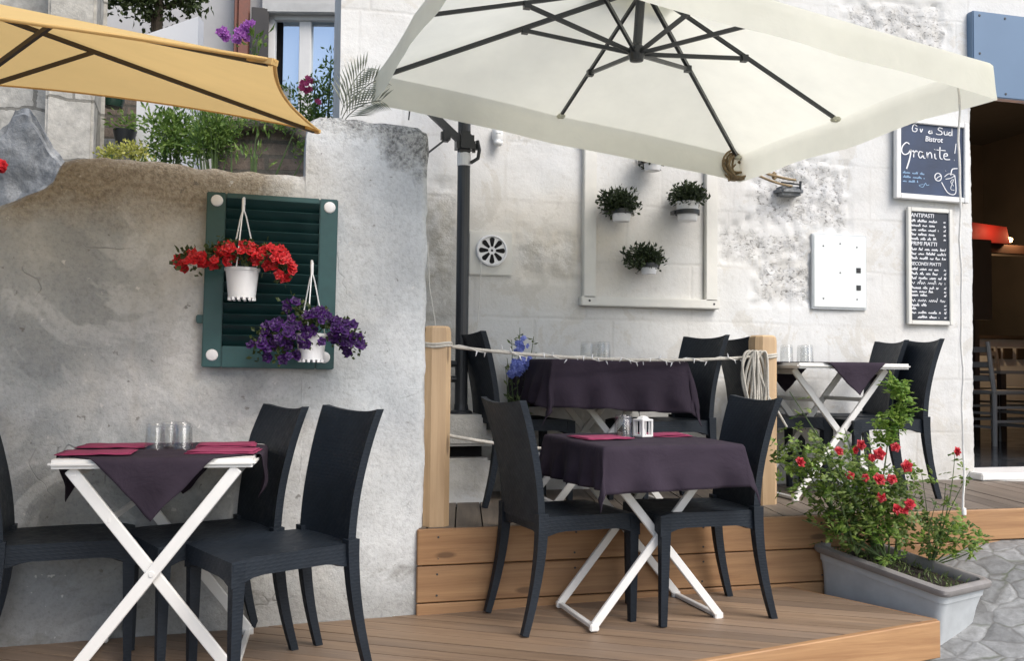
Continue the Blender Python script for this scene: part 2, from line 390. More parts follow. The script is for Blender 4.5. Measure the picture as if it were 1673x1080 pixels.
def plaster_mat():
    """weathered grey render of the low wall"""
    t = NT('weathered_render'); p = t.pos(); X, Y, Z = t.xyz(p)
    n0 = t.noise(p, 1.15, 6, .60, .6); n1 = t.noise(p, 5, 6, .7); n2 = t.noise(p, 60, 4, .7)
    col = t.ramp(n0, [(.32, (.27, .285, .29)), (.44, (.38, .395, .395)), (.50, (.46, .47, .465)), (.56, (.54, .54, .52)), (.70, (.64, .65, .645))])
    col = t.mix(t.ramp(n1, [(.47, 0.0), (.74, .34)]), col, (.43, .415, .375))
    col = t.mix(t.ramp(t.noise(p, 2.3, 6, .55, 1.2), [(.52, 0.0), (.56, .40)]), col, (.66, .665, .655))
    col = t.mix(t.ramp(t.noise(t.scale(p, (1.3, 1, .9)), 1.9, 5, .55, .8), [(.57, 0.0), (.61, .42)]), col, (.36, .375, .38))
    col = t.mix(t.ramp(t.noise(t.scale(p, (5, 5, .7)), 1.6, 4, .6), [(.58, 0.0), (.72, .30)]), col, (.36, .34, .30))
    nd = t.math('MULTIPLY', t.math('SUBTRACT', t.noise(p, 4, 5, .65), .5), .55)
    # brown, bare band along the top on the left
    a = t.math('MULTIPLY', t.math('SUBTRACT', t.math('ADD', Z, t.math('MULTIPLY', nd, .55)), 1.60), 7, clamp=True)
    bside = t.math('MULTIPLY', t.math('SUBTRACT', t.math('ADD', .12, nd), X), 5, clamp=True)
    brown = t.ramp(n2, [(.3, (.25, .205, .15)), (.5, (.34, .295, .225)), (.72, (.46, .41, .33))])
    col = t.mix(t.math('MULTIPLY', t.math('MULTIPLY', a, bside), .9), col, brown)
    # paler, smoother skim at the right end, pebbled top corner
    pale = t.math('MULTIPLY', t.math('SUBTRACT', t.math('ADD', X, nd), .16), 4, clamp=True)
    skim = t.ramp(t.noise(p, 2.6, 5, .6), [(.35, (.56, .585, .595)), (.65, (.73, .755, .76))])
    col = t.mix(t.math('MULTIPLY', pale, .75), col, skim)
    peb = t.math('MULTIPLY', t.math('SUBTRACT', t.math('ADD', t.math('MULTIPLY', Z, 1.0), t.math('MULTIPLY', X, .55)), t.math('ADD', 2.19, nd)), 9, clamp=True)
    gr = t.ramp(n2, [(.38, (.10, .10, .095)), (.5, (.27, .27, .26)), (.62, (.45, .45, .43))])
    col = t.mix(t.math('MULTIPLY', peb, .85), col, gr)
    stn = t.math('MULTIPLY', t.ramp(t.noise(t.scale(p, (1, 1, 1.6)), 4.5, 6, .7), [(.56, 0.0), (.66, .65)]), t.math('MULTIPLY', t.math('SUBTRACT', .55, Z), 2.2, clamp=True)); col = t.mix(stn, col, (.20, .19, .17))
    # darker towards the foot
    foot = t.math('MULTIPLY', t.math('SUBTRACT', t.math('ADD', .28, t.math('MULTIPLY', nd, .8)), Z), 4, clamp=True)
    col = t.mix(t.math('MULTIPLY', foot, .55), col, (.17, .16, .14))
    crack = t.n('ShaderNodeTexVoronoi', feature='DISTANCE_TO_EDGE'); crack.inputs['Scale'].default_value = 1.1
    t.l(t.n('ShaderNodeVectorMath', operation='ADD').outputs[0], crack.inputs['Vector'])
    va = crack.inputs['Vector'].links[0].from_node; t.l(p, va.inputs[0]); t.l(t.noise(p, 1.6, 4, .6, col=True), va.inputs[1])
    ck = t.math('MULTIPLY', t.ramp(crack.outputs['Distance'], [(.0, 1.0), (.006, 0.0)]), t.ramp(t.noise(p, 2, 2), [(.56, 0.0), (.66, .5)]))
    col = t.mix(ck, col, (.14, .13, .12))
    sp = t.noise(p, 24, 3, .6); col = t.mix(t.ramp(sp, [(.27, .7), (.31, 0.0)]), col, (.17, .16, .145)); col = t.mix(t.ramp(sp, [(.70, 0.0), (.73, .6)]), col, (.74, .73, .70))
    grit = t.ramp(n2, [(.30, .82), (.5, 1.0), (.72, 1.06)]); col = t.mix(1.0, col, grit, 'MULTIPLY')
    h = t.math('ADD', t.math('MULTIPLY', n1, .9), t.math('MULTIPLY', n2, t.math('ADD', .25, t.math('ADD', peb, t.math('MULTIPLY', a, bside)))))
    h = t.math('SUBTRACT', h, t.math('MULTIPLY', ck, .6))
    t.bsdf(col, .92, t.bump(h, .65, .020), **{'Specular IOR Level': .2}); MATS['plaster'] = t.m

def stone_blocks(name, c0, c1, w, h, mort, mcol, bumpd=.02, vec='pos'):
    t = NT(name); p = t.pos() if vec == 'pos' else t.obj(); X, Y, Z = t.xyz(p)
    nd = t.noise(p, 3.0, 4, .6, col=True); ds = t.n('ShaderNodeSeparateXYZ'); t.l(nd, ds.inputs[0])
    cv = t.n('ShaderNodeCombineXYZ')
    t.l(t.math('ADD', t.math('ADD', X, Y), t.math('MULTIPLY', ds.outputs[0], w * .25)), cv.inputs[0]); t.l(t.math('ADD', Z, t.math('MULTIPLY', ds.outputs[1], h * .3)), cv.inputs[1])
    br = t.n('ShaderNodeTexBrick'); t.l(cv.outputs[0], br.inputs['Vector']); br.inputs['Scale'].default_value = 1
    br.inputs['Brick Width'].default_value = w; br.inputs['Row Height'].default_value = h; br.inputs['Mortar Size'].default_value = mort
    br.inputs['Color1'].default_value = (*c0, 1); br.inputs['Color2'].default_value = (*c1, 1); br.inputs['Mortar'].default_value = (*mcol, 1)
    n = t.noise(p, 12, 6, .7); col = t.mix(1.0, br.outputs['Color'], t.ramp(n, [(.3, .62), (.7, 1.15)]), 'MULTIPLY')
    hh = t.math('SUBTRACT', t.math('MULTIPLY', n, .8), br.outputs['Fac'])
    t.bsdf(col, .9, t.bump(hh, .7, bumpd)); MATS[name] = t.m

def cobble_mat():
    t = NT('street_stone'); p = t.pos()
    q = t.n('ShaderNodeVectorMath', operation='ADD'); t.l(p, q.inputs[0]); sc = t.n('ShaderNodeVectorMath', operation='SCALE'); t.l(t.noise(p, 4, 3, col=True), sc.inputs[0]); sc.inputs['Scale'].default_value = .12; t.l(sc.outputs[0], q.inputs[1])
    f = t.scale(q.outputs[0], (1, 1, .02))
    e = t.n('ShaderNodeTexVoronoi', feature='DISTANCE_TO_EDGE'); e.inputs['Scale'].default_value = 7.5; t.l(f, e.inputs['Vector'])
    cell = t.n('ShaderNodeTexVoronoi'); cell.inputs['Scale'].default_value = 7.5; t.l(f, cell.inputs['Vector'])
    g = t.ramp(t.noise(p, 22, 6, .7), [(.3, (.16, .16, .155)), (.7, (.31, .315, .31))])
    bw = t.n('ShaderNodeRGBToBW'); t.l(cell.outputs['Color'], bw.inputs[0])
    col = t.mix(1.0, g, t.ramp(bw.outputs[0], [(.2, .75), (.8, 1.2)]), 'MULTIPLY')
    gap = t.ramp(e.outputs['Distance'], [(.015, 1.0), (.06, 0.0)])
    col = t.mix(t.math('MULTIPLY', t.math('MULTIPLY', gap, t.ramp(t.noise(p, 3, 3), [(.35, .3), (.65, 1.0)])), .7), col, t.mix(t.ramp(t.noise(p, 5, 3), [(.5, 0.0), (.6, 1.0)]), (.10, .095, .085), (.07, .085, .04)))
    h = t.math('ADD', t.ramp(e.outputs['Distance'], [(0, 0.0), (.14, 1.0)]), t.math('MULTIPLY', t.noise(p, 30, 5), .35))
    t.bsdf(col, .8, t.bump(h, .4, .010)); MATS['cobble'] = t.m

def wicker_mat():
    t = NT('dark_resin'); v = t.obj()
    c = t.n('ShaderNodeTexWave', wave_type='BANDS', bands_direction='Z'); c.inputs['Scale'].default_value = 26; c.inputs['Distortion'].default_value = 0; t.l(v, c.inputs['Vector'])
    d = t.n('ShaderNodeTexWave', wave_type='BANDS', bands_direction='DIAGONAL'); d.inputs['Scale'].default_value = 22; t.l(v, d.inputs['Vector'])
    h = t.math('MULTIPLY', c.outputs['Fac'], d.outputs['Fac'])
    n = t.noise(v, 5, 4); col = t.ramp(n, [(.3, (.0085, .0125, .018)), (.7, (.0145, .0205, .029))])
    r = t.ramp(t.noise(v, 30, 4), [(.3, .46), (.7, .62)])
    t.bsdf(col, r, t.bump(h, .26, .002), **{'Specular IOR Level': .28}); MATS['resin'] = t.m

facade_mat(); plaster_mat(); cobble_mat(); wicker_mat()
stone_blocks('ashlar', (.40, .38, .33), (.52, .50, .45), .62, .42, .012, (.24, .23, .20))
stone_blocks('rubble_brick', (.20, .15, .125), (.30, .25, .20), .22, .09, .012, (.17, .155, .13), .03)
woodmat('fascia_wood', (.28, .14, .06), (.49, .285, .132), 1, .6, .16)
woodmat('deck_wood', (.185, .12, .075), (.35, .245, .16), 1, .55, .6, False)
woodmat('worn_deck', (.125, .10, .078), (.24, .195, .15), 1, .6, .35, False)
woodmat('post_wood', (.50, .33, .18), (.66, .47, .28), 1, .6, .04)
woodmat('dark_wood', (.03, .02, .014), (.075, .05, .035), 1, .5, .1, False)
woodmat('grey_wood', (.30, .29, .27), (.46, .45, .43), 1, .55, .1, False)
plain('white_metal', (.74, .73, .70), .38, .03, 20)
plain('white_paint', (.76, .755, .73), .5, .04, 9, .1)
plain('cream_paint', (.66, .65, .60), .55, .05, 9, .15)
plain('panel_paint', (.70, .73, .71), .45, .02, 6)
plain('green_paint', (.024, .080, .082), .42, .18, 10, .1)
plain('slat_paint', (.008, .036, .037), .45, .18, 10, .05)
plain('dark_metal', (.022, .025, .027), .35, .1, 30)
plain('grey_metal', (.035, .038, .042), .4, .1, 30)
plain('black_hole', (.004, .004, .004), .9, .1)
plain('white_plastic', (.80, .80, .80), .35, .03, 12)
plain('grey_plastic', (.50, .525, .535), .7, .16, 5, .25)
plain('rim_plastic', (.23, .215, .205), .5, .16, 9, .15)
plain('slate_board', (.028, .046, .092), .55, .3, 5, .05)
plain('menu_board_paint', (.016, .022, .034), .55, .3, 8, .05)
plain('chalk', (.75, .76, .78), .9, .1, 80)
plain('blue_chalk', (.30, .46, .66), .9, .1, 80)
plain('blue_panel_paint', (.12, .195, .30), .45, .05, 2.5)
plain('raw_board', (.68, .65, .58), .8, .06, 3, .1)
plain('rope_fibre', (.52, .49, .43), .9, .15, 90, .4)
plain('jute', (.26, .19, .105), .95, .25, 90, .4)
plain('string_fibre', (.72, .70, .65), .9, .1, 90)
plain('soil', (.022, .016, .011), .95, .4, 40, .8)
plain('bark', (.06, .045, .028), .85, .3, 40, .4)
plain('stem', (.07, .11, .035), .7, .25, 30)
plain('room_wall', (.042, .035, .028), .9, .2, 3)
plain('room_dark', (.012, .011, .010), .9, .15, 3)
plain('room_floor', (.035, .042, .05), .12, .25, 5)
t = NT('blue_grey_stone'); v = t.pos(); n = t.noise(v, 4.5, 7, .68, .5); cc = t.ramp(n, [(.3, (.075, .08, .085)), (.43, (.15, .16, .168)), (.52, (.24, .25, .255)), (.66, (.38, .385, .38))])
cc = t.mix(t.ramp(t.noise(t.scale(v, (6, 6, .8)), 1.5, 4), [(.5, 0.0), (.65, .6)]), cc, (.14, .155, .17)); t.bsdf(cc, .92, t.bump(t.noise(v, 18, 6, .7), .8, .02)); MATS['rock'] = t.m
plain('house_plaster', (.50, .49, .475), .9, .08, 2.5, .3)
plain('white_wall_paint', (.80, .80, .80), .85, .03, 3, .2)
plain('rust_pipe', (.16, .055, .035), .6, .2, 20)
plain('dark_shutter_paint', (.03, .026, .024), .5, .2, 8)
plain('green_glaze', (.02, .05, .035), .25, .2, 8)
plain('napkin_cloth', (.25, .03, .085), .85, .12, 30, .2)
plain('red_shade', (.24, .016, .010), .6, .1, 8)
plain('mortar_cap', (.50, .50, .48), .9, .1, 8, .4)
plain('terracotta', (.30, .14, .08), .8, .15, 8)
fabric('canopy', (.845, .84, .735), .55, var=.07)
fabric('yellow_canopy', (.78, .55, .23), .40)
fabric('cloth', (.032, .0235, .0345), 0, 700, .22, .9)
tn = MATS['cloth'].node_tree; bn = [n for n in tn.nodes if n.type == 'BUMP'][-1]; bn.inputs['Strength'].default_value = .5
leafmat('leaf_geranium', (.035, .055, .014), (.08, .11, .03))
leafmat('leaf_dark', (.014, .026, .010), (.055, .08, .028), .2)
leafmat('leaf_rose', (.045, .10, .02), (.24, .31, .075), .4)
leafmat('leaf_fresh', (.10, .21, .028), (.30, .42, .08), .45)
leafmat('leaf_shrub', (.075, .16, .03), (.25, .36, .075), .45)
leafmat('leaf_olive', (.075, .11, .04), (.22, .27, .10), .4)
leafmat('leaf_yellow', (.28, .30, .05), (.52, .50, .13))
leafmat('leaf_palm', (.16, .18, .14), (.36, .38, .31), .2)
leafmat('petal_red', (.36, .005, .010), (.66, .018, .024), .2)
leafmat('petal_rose', (.34, .005, .014), (.60, .016, .03), .2)
leafmat('petal_purple', (.016, .003, .042), (.062, .010, .135), .2)
leafmat('petal_violet', (.42, .10, .48), (.64, .26, .70), .3)
leafmat('petal_pink', (.55, .06, .22), (.75, .15, .32), .3)
leafmat('petal_blue', (.16, .20, .58), (.30, .36, .78), .3)
leafmat('petal_white', (.72, .72, .70), (.85, .85, .84), .3)
t = NT('clear_glass'); tr = t.n('ShaderNodeBsdfTransparent'); tr.inputs[0].default_value = (.965, .97, .97, 1); gl = t.n('ShaderNodeBsdfGlossy'); gl.inputs['Roughness'].default_value = .05
lw = t.n('ShaderNodeLayerWeight'); lw.inputs[0].default_value = .35; mx = t.n('ShaderNodeMixShader'); t.l(t.ramp(lw.outputs['Facing'], [(.05, .05), (.6, .15), (.9, .6), (1.0, .85)]), mx.inputs[0]); t.l(tr.outputs[0], mx.inputs[1]); t.l(gl.outputs[0], mx.inputs[2]); t.l(mx.outputs[0], t.out.inputs[0]); MATS['glass'] = t.m
t = NT('window_glass'); t.bsdf((.62, .70, .78), .04, **{'Metallic': .8, 'Specular IOR Level': .8}); MATS['pane'] = t.m
t = NT('lamp_glow'); e = t.n('ShaderNodeEmission'); e.inputs[0].default_value = (1, .62, .25, 1); e.inputs[1].default_value = 9; t.l(e.outputs[0], t.out.inputs[0]); MATS['bulb_glow'] = t.m

# ------------------------------------------------------------------ world, sun, camera
SUN_EL, SUN_AZ = math.radians(48), math.radians(128)     # azimuth measured from +X towards +Y of the direction the light comes FROM (negated below)
sun_dir = Vector((math.cos(SUN_EL) * .52, -math.cos(SUN_EL) * .854, math.sin(SUN_EL)))   # towards the sun
w = bpy.data.worlds.new('World'); SC.world = w; w.use_nodes = True; wt = w.node_tree
bg = wt.nodes['Background']; sky = wt.nodes.new('ShaderNodeTexSky'); sky.sky_type = 'NISHITA'; sky.sun_disc = False
sky.sun_elevation = SUN_EL; sky.sun_rotation = math.atan2(sun_dir.x, sun_dir.y); sky.air_density = 1.0; sky.dust_density = 3.0; sky.ozone_density = 1.0
wt.links.new(sky.outputs[0], bg.inputs[0]); bg.inputs[1].default_value = 0.13
sl = bpy.data.lights.new('sun', 'SUN'); sl.energy = 1.5; sl.angle = math.radians(35); sl.color = (1, .985, .965)
so = bpy.data.objects.new('sun', sl); C.objects.link(so); so.rotation_euler = (-sun_dir).to_track_quat('-Z', 'Y').to_euler()
cd = bpy.data.cameras.new('camera'); cd.sensor_width = 36; cd.lens = FPX / WPX * 36; cd.clip_end = 200; cd.clip_start = .05
co = bpy.data.objects.new('camera', cd); C.objects.link(co)
co.matrix_world = Matrix(((RX.x, UX.x, -F0.x, CAM.x), (RX.y, UX.y, -F0.y, CAM.y), (RX.z, UX.z, -F0.z, CAM.z), (0, 0, 0, 1)))
SC.camera = co
SC.view_settings.view_transform = 'Standard'; SC.view_settings.look = 'None'; SC.view_settings.gamma = 1; SC.view_settings.use_curve_mapping = False
SC.view_settings.exposure = 0.76
SC.cycles.max_bounces = 10; SC.cycles.transparent_max_bounces = 12

# ------------------------------------------------------------------ the setting: street, terrace, decks
def ramp01(x, a, b):
    t = max(0, min(1, (x - a) / (b - a))); return t * t * (3 - 2 * t)
def ground_z(x, y):
    return -0.15 + .09 * ramp01(y, 3.15, 3.9) + .27 * ramp01(x, 2.5, 3.6) * ramp01(y, 2.4, 3.8)
bm = B(); nx, ny = 90, 70
def gx(i): u = i / nx * 2 - 1; return 1.5 + 5 * u + 55 * u ** 5
def gy(j): u = j / ny * 2 - 1; return 2.0 + 5 * u + 55 * u ** 5
vs = [[bm.verts.new((gx(i), gy(j), ground_z(gx(i), gy(j)) + .012 * noise.noise(Vector((gx(i) * 2, gy(j) * 2, 0))))) for j in range(ny + 1)] for i in range(nx + 1)]
for i in range(nx):
    for j in range(ny): bm.faces.new((vs[i][j], vs[i + 1][j], vs[i + 1][j + 1], vs[i][j + 1]))
struct(obj('ground', bm, 'cobble'))
bm = B(); box(bm, (-6.0, 10.2, .7), (12.55, 11.6, 1.7)); struct(obj('terrace', bm, 'soil'))

# lower deck -----------------------------------------------------
K = on_z(1527, 1012, zl(2.75)); Bq = on_z(1266, 955, zl(2.3)); tB = (Y0 - K.y) / (Bq.y - K.y); Bx = K.x + (Bq.x - K.x) * tB
dirA = Vector((math.cos(math.radians(9.5)), math.sin(math.radians(9.5)), 0))
FL = K - dirA * 6.2
low_poly = [(FL.x, FL.y), (K.x, K.y), (Bx, Y0 - .004), (FL.x, Y0 - .004)]
deck = thing('lower_deck', 'low warm brown deck of diagonal boards carrying the two nearest tables', 'deck', (0.5, 3.0, -.15))
bm = B(); planks(bm, low_poly, (math.cos(math.radians(-33)), math.sin(math.radians(-33))), .092, .005, -.028, 0, zl)
o = obj('deck_boards', bm, 'deck_wood', deck, 0); o.matrix_parent_inverse = Matrix.Translation((-.5, -3.0, .15))
bm = B(); nrm = Vector((dirA.y, -dirA.x, 0))
board(bm, (FL.x, FL.y, -.148 + zl(FL.x)), (K.x, K.y, -.148 + zl(K.x)), .15, .03, out=nrm)
eB = Vector((Bx - K.x, Y0 - K.y, 0)).normalized(); nB = Vector((eB.y, -eB.x, 0))
board(bm, (K.x + nB.x * .001, K.y, -.148 + zl(K.x)), (Bx, Y0 - .006, -.148 + zl(Bx)), .146, .025, out=nB)
o = obj('edge_board', bm, 'fascia_wood', deck, 0); o.matrix_parent_inverse = Matrix.Translation((-.5, -3.0, .15))
bm = B(); prism(bm, [(FL.x + .05, FL.y + .1), (K.x - .08, K.y + .08), (Bx - .05, Y0 - .05), (FL.x + .05, Y0 - .05)], -.16, -.07)
o = obj('deck_frame', bm, 'dark_wood', deck, 0); o.matrix_parent_inverse = Matrix.Translation((-.5, -3.0, .15))

# upper deck -----------------------------------------------------
XU0 = on_y(680, 900, Y0).x; XR2 = on_y(1647, 900, Y0).x; XR = 8.0
ud = thing('upper_deck', 'raised deck with a planked orange timber front below the white wall', 'deck', (2.5, 4.4, 0))
def sub(name, bm, mat, parent, sm=0):
    o = obj(name, bm, mat, parent, sm); o.matrix_parent_inverse = Matrix.Translation(-Vector(parent.location)); return o
bm = B(); planks(bm, [(XU0, Y0 + .001), (XR, Y0 + .001), (XR, YF + .02), (XU0, YF + .02)], (.2, .98), .12, .006, ZU - .028, ZU)
sub('deck_boards', bm, 'worn_deck', ud)
zt = ZU - .002; hgt = [0.158, 0.158, .06]; gap = .005; z = zt; bm = B()
for k, h in enumerate(hgt):
    z1 = z - h; x = XU0; xe = XR if k == 0 else XR2
    for L in ((2.75, 3.2, 2.9), (3.4, 2.6, 3.0), (2.9, 3.3, 3.0))[k]:
        if x >= xe: break
        x2 = min(x + L, xe); board(bm, (x + .001, Y0, z1 + gap), (x2 - .001, Y0, z1 + gap), h - gap, .024); x = x2
    z = z1
for k, (h, zc) in enumerate(((.158, zt - .079), (.158, zt - .237))):
    x = XU0 + .09
    while x < (XR if k == 0 else XR2) - .1:
        for dz in (-.045, .045):
            n_f = len(bm.faces); lathe(bm, [(0, .002), (.0045, .0018), (.005, 0)], 8, Matrix.Translation((x + random.uniform(-.004, .004), Y0 - .0242, zc + dz)) @ Matrix.Rotation(PI / 2, 4, 'X')); bm.faces.ensure_lookup_table()
            for f in bm.faces[n_f:]: f.material_index = 1
        x += .62
sub('front_boards', bm, ['fascia_wood', 'grey_metal'], ud)
bm = B(); box(bm, ((XU0 + XR2) / 2, Y0 + .5, .10), (XR2 - XU0 - .04, .9, .42)); box(bm, ((XR2 + XR) / 2, Y0 + .55, .20), (XR - XR2, .8, .2))
sub('deck_frame', bm, 'black_hole', ud)

# ------------------------------------------------------------------ grey rendered wall on the left
prof_px = [(-420, 470), (-160, 400), (0, 336), (40, 320), (72, 307), (86, 296), (97, 270), (104, 261), (150, 257), (210, 259), (260, 262), (330, 274), (420, 281), (490, 286), (499, 284), (501, 210), (507, 196), (525, 190), (580, 195), (640, 201), (684, 207), (692, 214)]
prof = [on_y(px, py, Y0) for px, py in prof_px]; XW1 = on_y(695, 600, Y0).x
def top_z(x):
    if x <= prof[0].x: return prof[0].z
    for a, b in zip(prof, prof[1:]):
        if x <= b.x: return a.z + (b.z - a.z) * (x - a.x) / max(1e-6, b.x - a.x)
    return prof[-1].z
bm = B(); nX, nZ = 330, 90; X0w = -3.2; TW = .36; cols = []
xs = sorted(set([X0w + (XW1 - X0w) * i / nX for i in range(nX + 1)] + [p.x for p in prof if X0w < p.x < XW1]))
def wn(x, z, s=0): return noise.fractal(Vector((x * 3.1, z * 3.1, s)), 1.0, 2.0, 5)
for x in xs:
    tz = top_z(x) + .010 * noise.noise(Vector((x * 14, 3, 0))); col = []
    for j in range(nZ + 1):
        z = -.16 + (tz + .16) * j / nZ
        e = max(0, 1 - (tz - z) / .035); e2 = max(0, 1 - (XW1 - x) / .03)
        col.append(bm.verts.new((x + (.012 * wn(2, z * 2, 9) if x > XW1 - .01 else 0), Y0 + .011 * wn(x, z) + .02 * e * e + .02 * e2 * e2 - .0, z)))
    col.append(bm.verts.new((x, Y0 + .08, tz + .008 * wn(x * 2, 1))))
    col.append(bm.verts.new((x, Y0 + TW - .05, tz - .012))); col.append(bm.verts.new((x, Y0 + TW, tz - .05))); col.append(bm.verts.new((x, Y0 + TW, -.16)))
    cols.append(col)
for a, b in zip(cols, cols[1:]):
    for j in range(len(a) - 1): bm.faces.new((a[j], b[j], b[j + 1], a[j + 1]))
bm.faces.new(cols[0]); bm.faces.new(cols[-1][::-1])
gw = rebase(obj('stone_wall', bm, 'plaster', None, 50)); tag(gw, 'weathered grey rendered wall with stepped top behind the left table', 'wall')

# ------------------------------------------------------------------ white building
XA = on_y(556, 100, YF).x; XD = on_y(1588, 500, YF).x; XD2 = XD + 1.5; ZTOP = 4.6; ZD = on_y(1588, 22, YF).z; ZSILL = on_y(1590, 771, YF).z
bd = thing('white_building', 'whitewashed stone building with an open doorway under a blue panel', 'building', (2.5, YF, 0))
bm = B(); st = .02; nx = int((XD - XA) / st); nz = int((3.9 + .2) / st)
def inr(x, z, rs, m=.03): return any(r[0] - m < x < r[1] + m and r[2] - m < z < r[3] + m for r in rs)
def fz(x, z):
    d = .010 * noise.fractal(Vector((x * 2.2, z * 2.2, 1)), .9, 2, 5)
    if inr(x, z, ROUGH): d += .016 * noise.fractal(Vector((x * 17, z * 17, 5)), .8, 2, 4) + .006
    elif inr(x, z, CHIP): d += .011 * noise.fractal(Vector((x * 11, z * 11, 7)), .9, 2, 4) + .004
    return d
g = [[bm.verts.new((XA + (XD - XA) * i / nx + (.008 * noise.noise(Vector((1, j * .13, 2))) + .006 * noise.noise(Vector((1, j * .6, 5))) if i == nx else 0), YF + fz(XA + (XD - XA) * i / nx, -.2 + j * st), -.2 + j * st)) for j in range(nz + 1)] for i in range(nx + 1)]
for i in range(nx):
    for j in range(nz): bm.faces.new((g[i][j], g[i + 1][j], g[i + 1][j + 1], g[i][j + 1]))
# jamb, left flank, and the wall above and right of the door
for i, yy in ((0, .6), (nx, .42)):
    bk = [bm.verts.new((g[i][j].co.x + (0 if i == 0 else 0), YF + yy, g[i][j].co.z)) for j in range(0, nz + 1)]
    for j in range(nz): bm.faces.new((g[i][j], g[i][j + 1], bk[j + 1], bk[j]))
ztop_g = -.2 + nz * st
box(bm, ((XA + XD) / 2, YF + .28, (ztop_g + 6) / 2), (XD - XA, .56, 6 - ztop_g))
box(bm, (XD + .75, YF + .24, (ZD + .02 + 6) / 2), (1.496, .44, 6 - ZD - .02)); box(bm, (XD2 + 2.5, YF + .24, 2.9), (5, .44, 6.2))

sub('wall', bm, 'facade', bd, 50)
pb = on_y(1588, 160, YF).z
bm = B(); box(bm, (XD + .73, YF - .02, (ZD + pb) / 2), (1.50, .07, ZD - pb), bev=.006)
pn = sub('door_header_panel', bm, 'blue_panel_paint', bd)
bm = B()
for i in range(8):
    for z in (pb + .03, (pb + ZD) / 2, ZD - .03):
        if z == (pb + ZD) / 2 and i % 4: continue
        lathe(bm, [(0, .004), (.008, .003), (.009, 0)], 8, Matrix.Translation((XD + .03 + i * .2, YF - .055, z)) @ Matrix.Rotation(PI / 2, 4, 'X'))
b = obj('screw', bm, 'grey_metal', pn)
bm = B(); box(bm, (XD + .74, YF + .12, ZSILL - .022), (1.54, .46, .045), bev=.006); sub('door_sill', bm, 'white_paint', bd)
bm = B()
pa = on_z(1560, 797, ZU); pc = on_z(1673, 812, ZU)
prism(bm, [(XD - .06, YF - .012), (XD + .30, YF - .20), (XD + 1.6, YF - .75), (XD + 1.6, YF + .02), (XD - .06, YF + .02)], .30, ZSILL - .045)
sub('plinth', bm, 'facade', bd)
# room behind the door
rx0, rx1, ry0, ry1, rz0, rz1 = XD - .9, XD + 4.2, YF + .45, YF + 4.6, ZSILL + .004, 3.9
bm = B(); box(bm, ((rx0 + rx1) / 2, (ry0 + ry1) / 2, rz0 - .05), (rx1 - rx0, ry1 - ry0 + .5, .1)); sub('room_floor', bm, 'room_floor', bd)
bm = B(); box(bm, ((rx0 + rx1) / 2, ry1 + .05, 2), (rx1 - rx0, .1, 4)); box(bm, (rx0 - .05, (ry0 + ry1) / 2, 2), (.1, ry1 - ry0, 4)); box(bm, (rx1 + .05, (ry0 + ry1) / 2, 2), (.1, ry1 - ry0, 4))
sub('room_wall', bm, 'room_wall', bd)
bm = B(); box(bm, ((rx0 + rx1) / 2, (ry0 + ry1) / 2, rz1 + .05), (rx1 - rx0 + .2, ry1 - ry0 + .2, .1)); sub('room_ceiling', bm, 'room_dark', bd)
# stone ledge in the corner, under the umbrella pole
le = thing('stone_ledge', 'grey stone bench ledge in the corner behind the wooden post', 'ledge', (.95, 4.72, ZU))
lx0, lx1 = XW1 - .25, on_y(812, 700, 4.6).x
bm = B(); box(bm, ((lx0 + lx1) / 2, 4.80, .735), (lx1 - lx0, .40, .16), bev=.015); sub('top_slab', bm, 'facade', le, 35)
bm = B(); box(bm, ((lx0 + lx1) / 2 - .01, 4.82, .465), (lx1 - lx0 - .02, .36, .25), bev=.015); sub('base_block', bm, 'facade', le, 35)
bm = B(); box(bm, ((lx0 + lx1) / 2 - .02, 4.86, .62), (lx1 - lx0 - .06, .26, .07)); sub('dark_gap', bm, 'black_hole', le)
